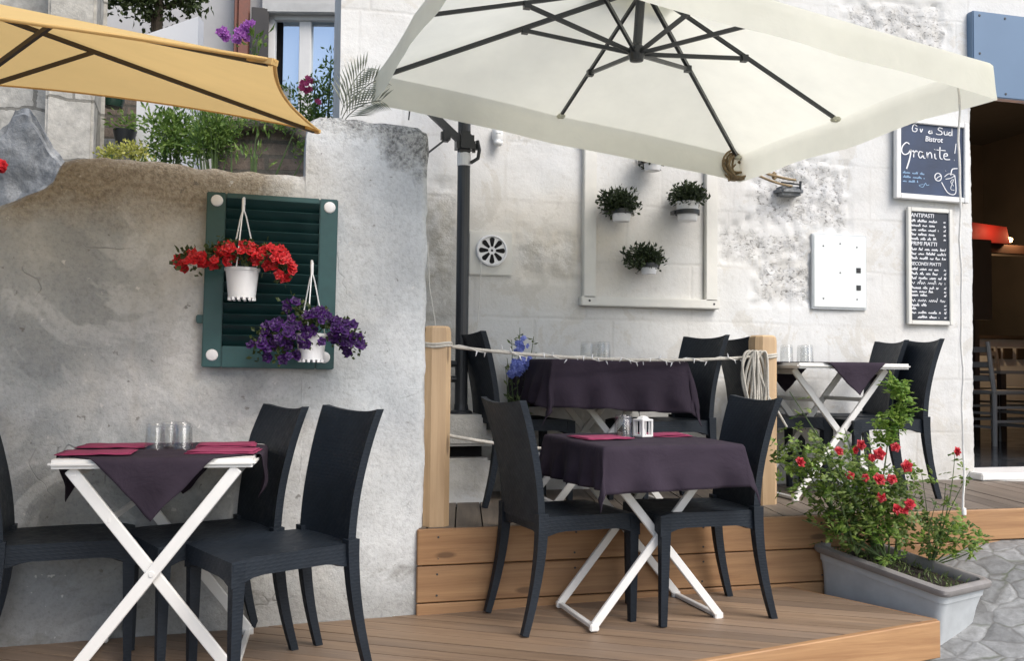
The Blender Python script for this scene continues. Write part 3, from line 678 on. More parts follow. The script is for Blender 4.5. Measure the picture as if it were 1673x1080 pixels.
# ------------------------------------------------------------------ chairs
def back_pt(u, s):
    """backrest centre surface: u 0..1 up, s -1..1 across"""
    z = .43 + .475 * u
    y = -.195 - .012 * u - .085 * u ** 2.1
    hw = .185 + .018 * u - .006 * math.sin(u * PI)
    yc = y - .020 * (1 - s * s)
    zz = z + (.016 * s * s if u > .6 else 0) * ((u - .6) / .4 if u > .6 else 0)
    return Vector((hw * s, yc, zz))
def make_chair(label, group, loc, rz):
    t = thing('dining_chair', label, 'chair', loc, rz, group)
    bm = B()                                             # seat with an apron
    n = 12
    top = [[bm.verts.new(((.205 - .022 * (1 - j / n)) * (2 * i / n - 1), -.205 + .45 * j / n, .455 - .008 * math.sin(PI * i / n) * math.sin(PI * j / n) - (.010 * max(0, (j / n - .85) / .15) ** 2))) for j in range(n + 1)] for i in range(n + 1)]
    for i in range(n):
        for j in range(n): bm.faces.new((top[i][j], top[i + 1][j], top[i + 1][j + 1], top[i][j + 1]))
    rim = [top[i][0] for i in range(n + 1)] + [top[n][j] for j in range(1, n + 1)] + [top[i][n] for i in range(n - 1, -1, -1)] + [top[0][j] for j in range(n - 1, 0, -1)]
    low = []
    for k, v in enumerate(rim):
        # apron bottom: arched between the legs
        a = max(abs(v.co.x) / .205, 0); fx = 1 - min(1, abs(v.co.x) / .19); fy = 1 - min(1, abs(v.co.y - .02) / .205)
        ar = max(0, min(fx if (v.co.y > .235 or v.co.y < -.195) else fy, .35) / .35)
        low.append(bm.verts.new((v.co.x * 1.01, v.co.y * 1.005, v.co.z - .082 + .022 * ar)))
    m = len(rim)
    for k in range(m): bm.faces.new((rim[k], rim[(k + 1) % m], low[(k + 1) % m], low[k]))
    inn = [bm.verts.new((v.co.x * .9, v.co.y * .9, v.co.z)) for v in low]; inu = [bm.verts.new((v.co.x * .9, v.co.y * .9, .435)) for v in low]
    for k in range(m):
        bm.faces.new((low[k], low[(k + 1) % m], inn[(k + 1) % m], inn[k])); bm.faces.new((inn[k], inn[(k + 1) % m], inu[(k + 1) % m], inu[k]))
    bm.faces.new(inu)
    obj('seat', bm, 'resin', t, 40)
    bm = B(); nu, ns = 18, 12; th = .011
    def grid(off):
        return [[bm.verts.new(back_pt(i / nu, 2 * j / ns - 1) + Vector((0, off * (1.0 if 0 < j < ns else 1.35), 0))) for j in range(ns + 1)] for i in range(nu + 1)]
    f, b = grid(th), grid(-th)
    for gdd in (f, b):
        for i in range(nu):
            for j in range(ns): bm.faces.new((gdd[i][j], gdd[i + 1][j], gdd[i + 1][j + 1], gdd[i][j + 1]))
    for i in range(nu):
        bm.faces.new((f[i][0], f[i + 1][0], b[i + 1][0], b[i][0])); bm.faces.new((f[i][ns], f[i + 1][ns], b[i + 1][ns], b[i][ns]))
    for j in range(ns):
        bm.faces.new((f[0][j], f[0][j + 1], b[0][j + 1], b[0][j])); bm.faces.new((f[nu][j], f[nu][j + 1], b[nu][j + 1], b[nu][j]))
    obj('backrest', bm, 'resin', t, 40)
    for s in (-1, 1):
        bm = B(); pts, rs = [], []
        for k in range(10):                              # rear leg: sweeps back to the floor
            q = k / 9; z = .47 * (1 - q); y = -.195 - .075 * q ** 1.7 + .004 * math.sin(q * PI); pts.append((s * (.180 + .010 * q), y, z)); rs.append(.031 - .012 * q)
        tube(bm, pts, rs, 4, sq=True); obj('leg', bm, 'resin', t, 30)
        bm = B(); pts, rs = [], []
        for k in range(8):
            q = k / 7; pts.append((s * (.186 - .006 * q), .220 + .004 * q, .44 * (1 - q))); rs.append(.030 - .011 * q)
        tube(bm, pts, rs, 4, sq=True); obj('leg', bm, 'resin', t, 30)
    return t
def face(c, d):
    """rotation about z that turns local +Y to the camera-space direction (right, away)"""
    v = cw(*c); return math.atan2(-v.x, v.y)
def fd(x, d): return face((x, d), None)
def chair_from_rear(nr, f, near_left):
    """camera-space near rear foot and facing -> world centre"""
    fx, fy = f; L = math.hypot(fx, fy); fx /= L; fy /= L
    s = Vector((-fy, fx)) if near_left else Vector((fy, -fx))         # towards the far side
    s = s if s.y > 0 else -s
    c = Vector(nr) + Vector((fx, fy)) * .27 + s * .19
    w_ = cw(c.x, c.y); return w_, fd(fx, fy)
GL, GU = 'chairs on the lower deck', 'chairs on the upper deck'
chairs = []
w_, r_ = chair_from_rear((.060, 3.63), (.90, .40), True)
ch0 = make_chair('dark resin chair left of the dark-clothed table on the lower deck, turned away', GL, (w_.x, w_.y, zl(w_.x)), r_)
def place(label, g, w_, r, z): return dup(ch0, (w_.x, w_.y, z), r, label, g)
w_, r_ = chair_from_rear((1.10, 3.86), (-.95, -.25), False)
place('dark chair right of the dark-clothed lower table, before the raised deck boards', GL, w_, r_, zl(w_.x))
w_, r_ = chair_from_rear((-.49, 3.27), (-.77, -.63), False)
place('nearer of the two dark chairs right of the pink-napkin table by the grey wall', GL, w_, r_, zl(w_.x))
w_, r_ = chair_from_rear((-.81, 3.51), (-.79, -.61), False)
place('dark chair touching the grey wall, farther of the pair right of the pink-napkin table', GL, w_, r_, zl(w_.x))
w_, r_ = chair_from_rear((-1.83, 3.16), (.92, .39), True)
place('dark chair cut off by the left edge of the photo, left of the pink-napkin table', GL, w_, r_, zl(w_.x))
def up(px_back, ypos, fdir, label):
    rr = on_y(px_back, 600, ypos); f = Vector(fdir).normalized(); c = Vector((rr.x, ypos)) + f * .25
    o = place(label, GU, Vector((c.x, c.y, 0)), math.atan2(-f.x, f.y), ZU); o.scale = (.94, .94, .95)
up(776, 4.62, (1, .12), 'dark chair between the left timber post and the blue-flowered plant on the upper deck')
up(1147, 4.50, (-1, -.16), 'dark chair at the right end of the upper deck table that stands behind the rope')
up(1203, 4.70, (1, .05), 'dark chair half hidden behind the right timber post, its seat showing past it')
up(1503, 4.46, (-1, .17), 'dark chair nearest the doorway, beside the boards on the white wall')
up(1450, 4.74, (-1, .20), 'dark chair against the white wall, half behind the chair nearest the doorway')

# ------------------------------------------------------------------ folding tables
def make_table(label, loc, rz, fy=.185, lw=.034, tw=.70):
    t = thing('folding_table', label, 'table', loc, rz, 'white folding tables')
    bm = B(); box(bm, (0, 0, .723), (tw, .65, .030), bev=.012); obj('tabletop', bm, 'white_metal', t, 30)
    for k, y in enumerate((-fy, fy)):
        for s in (-1, 1):
            yo = y + s * .0095
            bm = B(); bar(bm, (-s * .285, yo, .705), (s * .285, yo, .022), lw, .017, up=(0, 1, 0), bev=.003)
            lathe(bm, [(0, .004), (.010, .003), (.011, 0)], 10, Matrix.Translation((0, yo + (-.0085 if y < 0 else .0085), .3635)) @ Matrix.Rotation(PI / 2 if y < 0 else -PI / 2, 4, 'X'))
            box(bm, (s * .285, yo, .016), (lw + .004, .022, .030), bev=.004)
            obj('leg', bm, 'white_metal', t, 30)
    for s in (-1, 1):
        bm = B(); bar(bm, (s * .285, -fy, .016), (s * .285, fy, .016), .022, .018, bev=.003); obj('foot_bar', bm, 'white_metal', t, 30)
        bm = B(); bar(bm, (s * .272, -fy, .692), (s * .272, fy, .692), .02, .03, bev=.003); obj('top_bar', bm, 'white_metal', t, 30)
        bm = B(); bar(bm, (s * .15, -fy, .5395), (s * .15, fy, .5395), .014, .022, bev=.003); obj('cross_bar', bm, 'white_metal', t, 30)
    return t
def rot2(v, a): return Vector((v[0] * math.cos(a) - v[1] * math.sin(a), v[0] * math.sin(a) + v[1] * math.cos(a)))
def drape(label, t, side, ang, seed, sy=None, flare=.10, group='dark tablecloths', hx=.35, hy=.325):
    """a square cloth, turned by ang, lying on the tabletop and hanging over its edges"""
    bm = B(); n = 84; sy = sy or side; G = []
    for i in range(n + 1):
        row = []
        for j in range(n + 1):
            u = rot2((side * (i / n - .5), sy * (j / n - .5)), ang)
            hx2, hy2 = hx + .004, hy + .004
            c = Vector((max(-hx2, min(hx2, u.x)), max(-hy2, min(hy2, u.y)))); e = u - c; L = e.length
            if L < 1e-6:
                p = Vector((u.x, u.y, .7410 + .0012 * noise.noise(Vector((u.x * 9, u.y * 9, seed))) + .0016 * max(0, 1 - abs(u.x - .06) / .012) + .0016 * max(0, 1 - abs(u.y + .03) / .012)))
            else:
                d = e / L; corner = min(abs(d.x), abs(d.y)) * 1.42
                w_ = noise.noise(Vector((u.x * 4.5, u.y * 4.5, seed * 3.3))) ; w2 = noise.noise(Vector((u.x * 11, u.y * 11, seed)))
                fl = flare + .10 * corner + .16 * w_ * min(1, L / .12)
                tang = Vector((-d.y, d.x)); s_ = c.x * 1.0 + c.y * 1.3; fl += .10 * math.sin(s_ * 31 + seed + 2 * w_) * min(1, L / .2) * (1 - min(1, corner)); h = L * fl
                r = min(1, L / .018); drop = max(0, L - .006 * r)
                p = Vector((c.x + d.x * (h + .005 * r) + tang.x * w2 * .02 * L / .2, c.y + d.y * (h + .005 * r) + tang.y * w2 * .02 * L / .2, .7405 - drop * math.sqrt(max(.2, 1 - fl * fl))))
            row.append(bm.verts.new(p))
        G.append(row)
    for i in range(n):
        for j in range(n): bm.faces.new((G[i][j], G[i + 1][j], G[i + 1][j + 1], G[i][j + 1]))
    o = obj('tablecloth', bm, 'cloth', None, 60); o.location = t.location; o.rotation_euler = t.rotation_euler; o.scale = t.scale
    md = o.modifiers.new('thickness', 'SOLIDIFY'); md.thickness = .0022; md.offset = 1
    return tag(o, label, 'tablecloth', group)
tw = lambda x, d: cw(x, d)
# table by the grey wall: front edge taken from the photo
fl_ = on_z(83, 751, .745); fr_ = on_z(419, 748, .745); e = Vector((fr_.x - fl_.x, fr_.y - fl_.y)); ang1 = math.atan2(e.y, e.x)
mid = (fl_ + fr_) / 2; n1 = Vector((-e.y, e.x)).normalized(); c1 = Vector((mid.x, mid.y)) + n1 * .30
T1 = make_table('white folding table close to the grey wall with its crossed legs in plain view', (c1.x, c1.y, zl(c1.x)), ang1, .29, .041)
T1.scale = (.95, .92, 1.032); T1.location.x -= .008
c2 = cw(.523, 4.06)
T2 = make_table('white folding table under the long dark cloth on the lower deck before the timber step', (1.52, 3.69, zl(1.52)), math.radians(3.5), tw=.60)
c3 = cw(.455, 4.86)
T3 = make_table('white folding table under the long dark cloth on the upper deck, behind the rope', (c3.x, 4.60, ZU - .004), math.radians(1))
c4x = cw(1.755, 5.11).x
T4 = dup(T3, (c4x, 4.58, ZU - .004), math.radians(1.5), 'white folding table on the upper deck near the doorway, half hidden by the rose bush')
D1 = drape('dark purple cloth set cornerwise on the table by the grey wall', T1, .76, PI / 4, 1, flare=.03)
D2 = drape('dark purple cloth draped low over the lower deck table before the timber step', T2, .97, .02, 5, 1.02, flare=.10, hx=.30)
D3 = drape('dark purple cloth draped low over the upper deck table behind the rope', T3, 1.16, -.05, 11, 1.17, flare=.14)
D4 = drape('dark purple cloth set cornerwise on the upper table near the doorway', T4, .72, PI / 4, 15, flare=.03)

# ------------------------------------------------------------------ table settings
def on_table(t, x, y, z=.7445):
    v = rot2((x * t.scale.x, y * t.scale.y), t.rotation_euler.z); return Vector((t.location.x + v.x, t.location.y + v.y, t.location.z + z * t.scale.z))
def make_glass(label, loc, group):
    bm = B(); lathe(bm, [(.036, 0), (.0365, .002), (.0335, .085), (.029, .094), (.0, .096), (.0, .084), (.027, .082), (.0305, .078), (.034, .003), (.036, 0)], 20)
    o = obj('tumbler', bm, 'glass', None, 40); o.location = loc; return tag(o, label, 'glass', group)
g0 = None
def glass(label, loc, group):
    global g0
    if g0 is None: g0 = make_glass(label, loc, group); return g0
    o = g0.copy(); C.objects.link(o); o.location = loc; o['label'] = label; o['group'] = group; return o
for t, pos, lab, gr in (
    (T1, [(-.055, .02), (.03, .10), (-.02, .13), (.05, .0)], ['upturned clear glass at the front left of the cluster by the grey wall', 'upturned clear glass at the right back of the cluster by the grey wall', 'upturned clear glass at the back of the cluster by the grey wall', 'upturned clear glass at the front right of the cluster by the grey wall'], 'glasses on the table by the grey wall'),
    (T2, [(-.05, .03), (-.02, .12)], ['upturned clear glass beside the little white lantern, nearer the napkin', 'upturned clear glass just behind the little white lantern'], 'glasses beside the lantern'),
    (T3, [(-.04, .05), (.03, -.02), (.04, .08)], ['upturned clear glass on the upper rope-side table, left of its cluster', 'upturned clear glass on the upper rope-side table, front of its cluster', 'upturned clear glass on the upper rope-side table, right of its cluster'], 'glasses on the upper table behind the rope'),
    (T4, [(-.20, .02), (-.09, -.01), (-.06, .07)], ['upturned clear glass standing alone at the left of the table near the doorway', 'upturned clear glass in the middle of the table near the doorway', 'upturned clear glass on the right of the three near the doorway'], 'glasses on the table near the doorway')):
    for (x, y), l in zip(pos, lab): glass(l, on_table(t, x, y), gr)
def napkin(label, t, x, y, w_, h_, rz, rolled=False, group='pink napkins'):
    bm = B(); n = 10
    for lay in range(2):
        G = [[bm.verts.new((w_ * (i / n - .5) * (1 - .06 * lay), h_ * (j / n - .5) * (1 - .15 * lay), .004 + .005 * lay + .003 * noise.noise(Vector((i * .4, j * .5, lay + x * 9))))) for j in range(n + 1)] for i in range(n + 1)]
        for i in range(n):
            for j in range(n): bm.faces.new((G[i][j], G[i + 1][j], G[i + 1][j + 1], G[i][j + 1]))
    o = obj('napkin', bm, 'napkin_cloth', None, 50); o.location = on_table(t, x, y, .744); o.rotation_euler = (0, 0, t.rotation_euler.z + rz)
    md = o.modifiers.new('thickness', 'SOLIDIFY'); md.thickness = .003; tag(o, label, 'napkin', group)
napkin('pink folded napkin on the left of the table by the grey wall', T1, -.22, -.17, .24, .17, .05)
napkin('pink folded napkin at the back left of the table by the grey wall', T1, -.22, .12, .24, .17, -.04)
napkin('pink folded napkin on the right of the table by the grey wall', T1, .22, -.13, .24, .17, -.1)
napkin('pink folded napkin at the back right of the table by the grey wall', T1, .20, .15, .22, .17, .06)
napkin('pink napkin left of the glasses on the lower dark-clothed table', T2, -.17, .02, .22, .20, .1)
napkin('pink napkin right of the white lantern on the lower dark-clothed table', T2, .17, .12, .22, .18, -.1)
# lantern
lt = thing('lantern', 'small white square lantern beside glasses on the dark tablecloth', 'lantern', on_table(T2, .05, .06), math.radians(20)); lt.scale = (.82, .82, .9)
bm = B()
for sx in (-1, 1):
    for sy in (-1, 1): box(bm, (sx * .032, sy * .032, .045), (.012, .012, .078), bev=.001)
box(bm, (0, 0, .006), (.078, .078, .010), bev=.002); box(bm, (0, 0, .082), (.078, .078, .010), bev=.002)
for s in (-1, 1):
    for k in (-.012, .012): box(bm, (k, s * .033, .045), (.004, .004, .075)); box(bm, (s * .033, k, .045), (.004, .004, .075))
obj('lantern_frame', bm, 'white_paint', lt, 0)
bm = B(); lathe(bm, [(.036, .087), (.022, .098), (.010, .102), (0, .102)], 4, Matrix.Rotation(PI / 4, 4, 'Z')); obj('lantern_roof', bm, 'white_paint', lt, 0)
bm = B(); lathe(bm, [(0, .011), (.017, .011), (.017, .038), (0, .039)], 14); obj('candle', bm, 'white_plastic', lt)

# ------------------------------------------------------------------ timber posts, ropes, string lights
def post(label, px, py, w_, y):
    p = on_z(px, py, ZU); s = y / p.y; b0 = Vector((CAM.x + (p.x - CAM.x) * s, y, ZU)); hh = .875
    bm = B(); uvl = bm.loops.layers.uv.verify(); r = w_ / 2; ch = r * .45
    oct_ = [(r, -r + ch), (r, r - ch), (r - ch, r), (-r + ch, r), (-r, r - ch), (-r, -r + ch), (-r + ch, -r), (r - ch, -r)]
    rings = [[bm.verts.new((x * k, yy * k, z)) for x, yy in oct_] for z, k in ((0, 1), (hh - .03, 1), (hh - .008, .93), (hh, .78))]
    for a, b in zip(rings, rings[1:]):
        for k in range(8):
            f = bm.faces.new((a[k], a[(k + 1) % 8], b[(k + 1) % 8], b[k]))
            for lp in f.loops:
                kk = k if lp.vert in (a[k], b[k]) else k + 1
                lp[uvl].uv = (lp.vert.co.z, kk * w_ * .42)
    f = bm.faces.new(rings[-1])
    for lp in f.loops: lp[uvl].uv = (lp.vert.co.x, lp.vert.co.y)
    o = obj('timber_post', bm, 'post_wood', None, 20); o.location = b0; tag(o, label, 'post', 'timber rope posts'); return b0
pA = post('pale timber post standing against the end of the grey wall', 710, 858, .115, Y0 + .075)
pB = post('pale timber post beside the hanging coil of rope', 1246, 815, .125, 4.33)
def sagline(a, b, sag, n=24): return [Vector(a).lerp(Vector(b), k / n) + Vector((0, 0, -sag * 4 * (k / n) * (1 - k / n))) for k in range(n + 1)]
zr = on_y(735, 566, pA.y).z; qa = pA + Vector((.06, 0, zr - ZU)); zb = on_y(1200, 583, pB.y).z; qb = pB + Vector((-.06, -.01, zb - ZU))
bm = B(); line = sagline(qa, qb, .035, 40); tube(bm, line, .0075, 8)
for q, c in ((qa.z, pA), (qb.z, pB)):
    w_ = .066 if c is pA else .071
    for dz in (0, .012): tube(bm, [(c.x + w_ * math.cos(k * PI / 8), c.y + w_ * math.sin(k * PI / 8), q + dz + .004 * math.sin(k)) for k in range(17)], .006, 6)
rp = rebase(obj('barrier_rope', bm, 'rope_fibre', None, 60)); tag(rp, 'thick pale rope strung between the tops of the two timber posts', 'rope', 'barrier ropes')
bm = B(); za = on_y(735, 712, pA.y).z; q1 = pA + Vector((.055, .02, za - ZU)); q2 = pB + Vector((-.06, 0, .33)); tube(bm, sagline(q1, q2, .07), .008, 8)
rp = rebase(obj('barrier_rope', bm, 'rope_fibre', None, 60)); tag(rp, 'lower pale rope running from the post by the grey wall behind the chair backs', 'rope', 'barrier ropes')
sl_ = thing('string_lights', 'thin cable of tiny white bulbs twisted along the upper rope', 'string lights', (qa.x, qa.y, qa.z - .05))
bm = B(); pts = [p + Vector((0, .011 * math.cos(k * 1.3), .011 * math.sin(k * 1.3))) for k, p in enumerate(line)]; tube(bm, pts, .0022, 5); sub('cable', bm, 'string_fibre', sl_)
bmb = B(); lathe(bmb, [(0, .0), (.0028, .002), (.0034, .009), (.0024, .015), (.001, .024), (0, .024)], 8); b0 = obj('bulb', bmb, 'white_plastic', sl_); nb = 0
for k in range(2, 39):
    if random.random() < .25: continue
    o = b0 if nb == 0 else b0.copy()
    if nb: C.objects.link(o); o.parent = sl_
    nb += 1; o.location = pts[k] - Vector(sl_.location) + Vector((0, -.004, 0)); o.rotation_euler = (random.choice((0, PI, PI, PI)) + random.uniform(-.6, .6), random.uniform(-.7, .7), 0)
# coil of rope hanging on the right post
bm = B()
for k in range(9):
    ox = -.115 + .008 * k; oy = -.075 - .004 * (k % 3); L = .30 + .06 * random.random(); wd = .028 + .012 * random.random(); pts = []
    for j in range(29):
        a = 2 * PI * j / 28; pts.append((pB.x + ox + wd * math.sin(a) + .012 * math.sin(2 * a + k), pB.y + oy + .012 * math.cos(a * 1.0 + k), zb + .03 - L / 2 + L / 2 * math.cos(a)))
    tube(bm, pts, .0065, 6)
tube(bm, [(pB.x - .10, pB.y - .07, zb + .02), (pB.x - .06, pB.y - .085, zb - .10), (pB.x - .015, pB.y - .08, zb - .20), (pB.x + .045, pB.y - .085, zb - .29), (pB.x + .09, pB.y - .085, zb - .36)], .006, 6)
cr = rebase(obj('rope_coil', bm, 'rope_fibre', None, 60)); tag(cr, 'bundle of looped pale rope hung on the right timber post', 'rope coil')
# ------------------------------------------------------------------ parasols
def lift(v, h): return Vector((v.x, v.y, CAM.z + h))
def canopy_panel(bm, apex, a, b, inward, u0=0.0, u1=1.0, nt=14, nu=12, sag=0.0, puff=0.0):
    """one cloth panel between two rib tips; its outer edge is scalloped towards the apex"""
    G = []
    for i in range(nu + 1):
        u = u0 + (u1 - u0) * i / nu; row = []
        for j in range(nt + 1):
            t_ = j / nt; e = a.lerp(b, t_); k = 4 * t_ * (1 - t_)
            e = e + (apex - e) * inward * k * u
            p = apex.lerp(e, u); p.z += puff * k * u * (1 - u) - sag * k * u
            row.append(bm.verts.new(p))
        G.append(row)
    for i in range(nu):
        for j in range(nt): bm.faces.new((G[i][j], G[i + 1][j], G[i + 1][j + 1], G[i][j + 1]))
    return G
pL, pF, pR = lift(cw(-.69, 4.52), 1.44), lift(cw(1.279, 5.18), 1.20), lift(cw(1.856, 3.544), 1.20)
pN = pL + pR - pF; ctr = (pL + pR) / 2; apex = at_d(1053, -32, (ctr - CAM).dot(F0)); hub = at_d(1040, 88, (ctr - CAM).dot(F0) - .02)
pole_b = at_d(753, 676, 4.80); 
um = thing('cantilever_parasol', 'cream square cantilever parasol with dark ribs and a deep valance, hung from a dark pole', 'parasol', pole_b)
corners = [pL, pF, pR, pN]; tips = []
for i in range(4):
    a, b = corners[i], corners[(i + 1) % 4]; tips += [a, a.lerp(b, .47 if i == 0 else .5)]
bm = B()
for i in range(8): canopy_panel(bm, apex, tips[i], tips[(i + 1) % 8], .012, .12, 1.0, puff=.05)
bmesh.ops.remove_doubles(bm, verts=bm.verts, dist=.0005)
can = sub('canopy', bm, 'canopy', um, 30)
bm = B(); VH = .145                                  # valance, outside of the rib tips, softly rounded at the corners
def val_ring(z, out):
    ring = []
    for i in range(8):
        a, b = tips[i], tips[(i + 1) % 8]
        for j in range(16):
            t_ = j / 16; k = 4 * t_ * (1 - t_); e = a.lerp(b, t_); e = e + (apex - e) * .012 * k
            o_ = e - ctr; o_.z = 0; o_.normalize(); s = i * 16 + j
            ring.append(e + o_ * (out + .010 * z / VH * noise.noise(Vector((s * .23, z * 3, 1)))) + Vector((0, 0, -z + .010 * noise.noise(Vector((s * .15, 7, 0))) * (z / VH))))
    return ring
R_ = [[bm.verts.new(p) for p in val_ring(z, o_)] for z, o_ in ((0, 0), (.012, .012), (.05, .016), (.10, .020), (VH, .026))]
for a, b in zip(R_, R_[1:]):
    for k in range(len(a)): bm.faces.new((a[k], a[(k + 1) % len(a)], b[(k + 1) % len(a)], b[k]))
vl = obj('valance', bm, 'canopy', can, 60)
bm = B()
cap_t = [apex.lerp(t_, .19) + Vector((0, 0, .045)) for t_ in tips]
for i in range(8): canopy_panel(bm, apex + Vector((0, 0, .07)), cap_t[i], cap_t[(i + 1) % 8], .02, 0, 1, 6, 4)
sub('vent_cap', bm, 'canopy', um, 30)
for i, t_ in enumerate(tips):
    bm = B(); d = (t_ - apex); L = d.length; tip = apex + d * (1 - .02 / L) - Vector((0, 0, .018)); st_ = apex + d * .02 - Vector((0, 0, .03))
    w0 = .020 if i % 2 == 0 else .016
    bar(bm, st_, tip, w0 * .8, w0); rb = sub('rib', bm, 'dark_metal', um, 0)
    bm = B(); q = st_.lerp(tip, min(.62, .57 / L)); bar(bm, hub, q - Vector((0, 0, .012)), .012, .018); box(bm, q - Vector((0, 0, .012)), (.03, .03, .03)); sub('strut', bm, 'dark_metal', um, 0)
    bm = B(); box(bm, tip - d.normalized() * .014 - Vector((0, 0, .004)), (.04, .04, .022), bev=.006); sub('rib_pocket', bm, 'canopy', um, 0)
bm = B(); lathe(bm, [(0, -.035), (.03, -.03), (.038, 0), (.034, .03), (.02, .045), (0, .045)], 16, Matrix.Translation(hub)); sub('hub', bm, 'dark_metal', um)
bm = B(); tube(bm, [hub, apex + Vector((0, 0, .16))], .021, 12); sub('mast', bm, 'dark_metal', um)
ptop = pole_b.copy(); ptop.z = 3.15
bm = B(); tube(bm, [pole_b, ptop], .034, 16); lathe(bm, [(0, 0), (.06, 0), (.06, .012), (.04, .02), (.036, .05)], 16, Matrix.Translation(pole_b)); sub('pole', bm, 'grey_metal', um)
jz = on_y(752, 236, pole_b.y).z
bm = B(); box(bm, (pole_b.x, pole_b.y - .004, jz + .01), (.095, .10, .115), bev=.02); box(bm, (pole_b.x + .05, pole_b.y - .01, jz - .01), (.045, .05, .06), bev=.015)
tube(bm, [(pole_b.x + .065, pole_b.y - .03, jz + .02), (pole_b.x + .075, pole_b.y - .035, jz - .03), (pole_b.x + .068, pole_b.y - .035, jz - .075), (pole_b.x + .03, pole_b.y - .03, jz - .10)], .010, 8); sub('joint', bm, 'dark_metal', um, 40)
bm = B(); lathe(bm, [(.0355, -.03), (.037, -.028), (.037, .038), (.0355, .04)], 16, Matrix.Translation((pole_b.x, pole_b.y, jz - .085))); sub('collar', bm, 'white_plastic', um)
bm = B(); bs = on_y(700, 180, pole_b.y - .03); bar(bm, (pole_b.x - .03, pole_b.y - .02, jz + .02), bs, .030, .036); p_ = on_y(728, 222, pole_b.y - .03); box(bm, p_, (.05, .05, .06), bev=.01); sub('brace', bm, 'grey_metal', um, 0); bm = B(); bar(bm, bs + Vector((.03, .02, -.04)), Vector((pole_b.x - .02, pole_b.y, 2.85)), .02, .02); sub('stay', bm, 'grey_metal', um, 0)
bm = B(); bar(bm, on_y(735, 222, pole_b.y - .05), on_y(700, 249, pole_b.y - .05), .010, .010); sub('crank_handle', bm, 'grey_metal', um); bm = B(); a = on_y(682, 181, pole_b.y - .05); tube(bm, [a + Vector((-.05, 0, .012)), a, a + Vector((.045, 0, -.006))], .008, 6); tube(bm, [a + Vector((-.04, 0, 0)), a + Vector((-.045, 0, -.05))], .004, 6); sub('cable_end', bm, 'grey_metal', um)
bm = B(); bar(bm, ptop - Vector((0, 0, .03)), apex + Vector((0, 0, .20)), .05, .07); bar(bm, apex + Vector((0, 0, .15)), apex + Vector((0, 0, .24)), .06, .06); sub('arm', bm, 'grey_metal', um, 0)
for dz in (.46, .38):
    bm = B(); k = pole_b.z + dz - .2; lathe(bm, [(0, 0), (.016, .002), (.018, .03), (0, .034)], 12, Matrix.Translation((pole_b.x - .03, pole_b.y - .02, k)) @ Matrix.Rotation(-PI / 2, 4, 'Y')); sub('knob', bm, 'dark_metal', um)
# rope from the far corner to the wall
bm = B(); tip = pF - Vector((0, 0, .03)); hk = on_y(1298, 300, YF - .05)
for k in range(10):
    pts = []; rx, rz = .062 + .020 * random.random(), .060 + .022 * random.random(); oa = rv(.028)
    for j in range(19):
        a = 2 * PI * j / 18; pts.append(tip + oa + Vector((rx * math.cos(a) - .01, .03 * math.sin(a + k), rz * math.sin(a) - .012)))
    tube(bm, pts, .0065, 6)
tube(bm, [tip + Vector((-.03, -.02, -.02)), tip + Vector((-.065, -.02, -.06)), tip + Vector((-.072, -.02, -.12))], .005, 6)
tube(bm, sagline(tip, hk + Vector((0, -.01, .02)), .015), .008, 6); tube(bm, sagline(tip + Vector((.02, 0, -.02)), hk + Vector((-.03, -.02, -.02)), .02), .007, 6)
q = tip.lerp(hk, .62); box(bm, q, (.03, .02, .05), bev=.008)
kr = rebase(obj('mooring_rope', bm, 'jute', None, 60)); tag(kr, 'knotted brown rope tying the cream parasol corner to the wall', 'rope')
wb = thing('wall_hook', 'stubby weathered stone spur with a dark hook where the brown rope meets the wall', 'hook', (hk.x, YF, hk.z - .06))
bm = B(); a = on_y(1288, 313, YF - .03); box(bm, a, (.16, .11, .055), bev=.018); sub('spur', bm, 'rock', wb, 40)
bm = B(); tube(bm, [(hk.x + .02, YF + .02, hk.z - .05), (hk.x + .02, YF - .08, hk.z - .05), (hk.x + .02, YF - .085, hk.z + .01)], .008, 8); tube(bm, [(hk.x - .09, YF - .05, hk.z + .005), (hk.x + .03, YF - .06, hk.z - .005)], .006, 6); sub('hook', bm, 'grey_metal', wb)
# white cord hanging from the right corner
c0 = pR + Vector((-.05, .05, -.03)); c0 = at_d(1566, 135, (c0 - CAM).dot(F0)); ce = at_d(1575, 835, (c0 - CAM).dot(F0))
bm = B(); tube(bm, [c0.lerp(ce, k / 30) + Vector((.003 * math.sin(k), .003 * math.cos(k * 1.7), 0)) for k in range(31)], .0045, 6)
lathe(bm, [(0, -.02), (.009, -.015), (.008, .01), (0, .014)], 8, Matrix.Translation(ce))
kr = rebase(obj('white_cord', bm, 'string_fibre', None, 60)); tag(kr, 'thin white cord hanging straight down from the cream parasol past the chalkboard', 'cord', )
# two thin strings on the left of the wall
for (pts, lb) in (([(699, 395), (702, 470), (712, 533)], 'thin white string hanging down to the top of the timber post by the grey wall'), ([(786, 425), (785, 470), (780, 534)], 'thin white string hanging below the round vent grille')):
    bm = B(); tube(bm, [on_y(x, y, YF - .05 if pts[0][0] > 750 else 4.25) for x, y in pts], .0025, 5); tag(rebase(obj('string', bm, 'string_fibre', None)), lb, 'string', 'strings on the white wall')

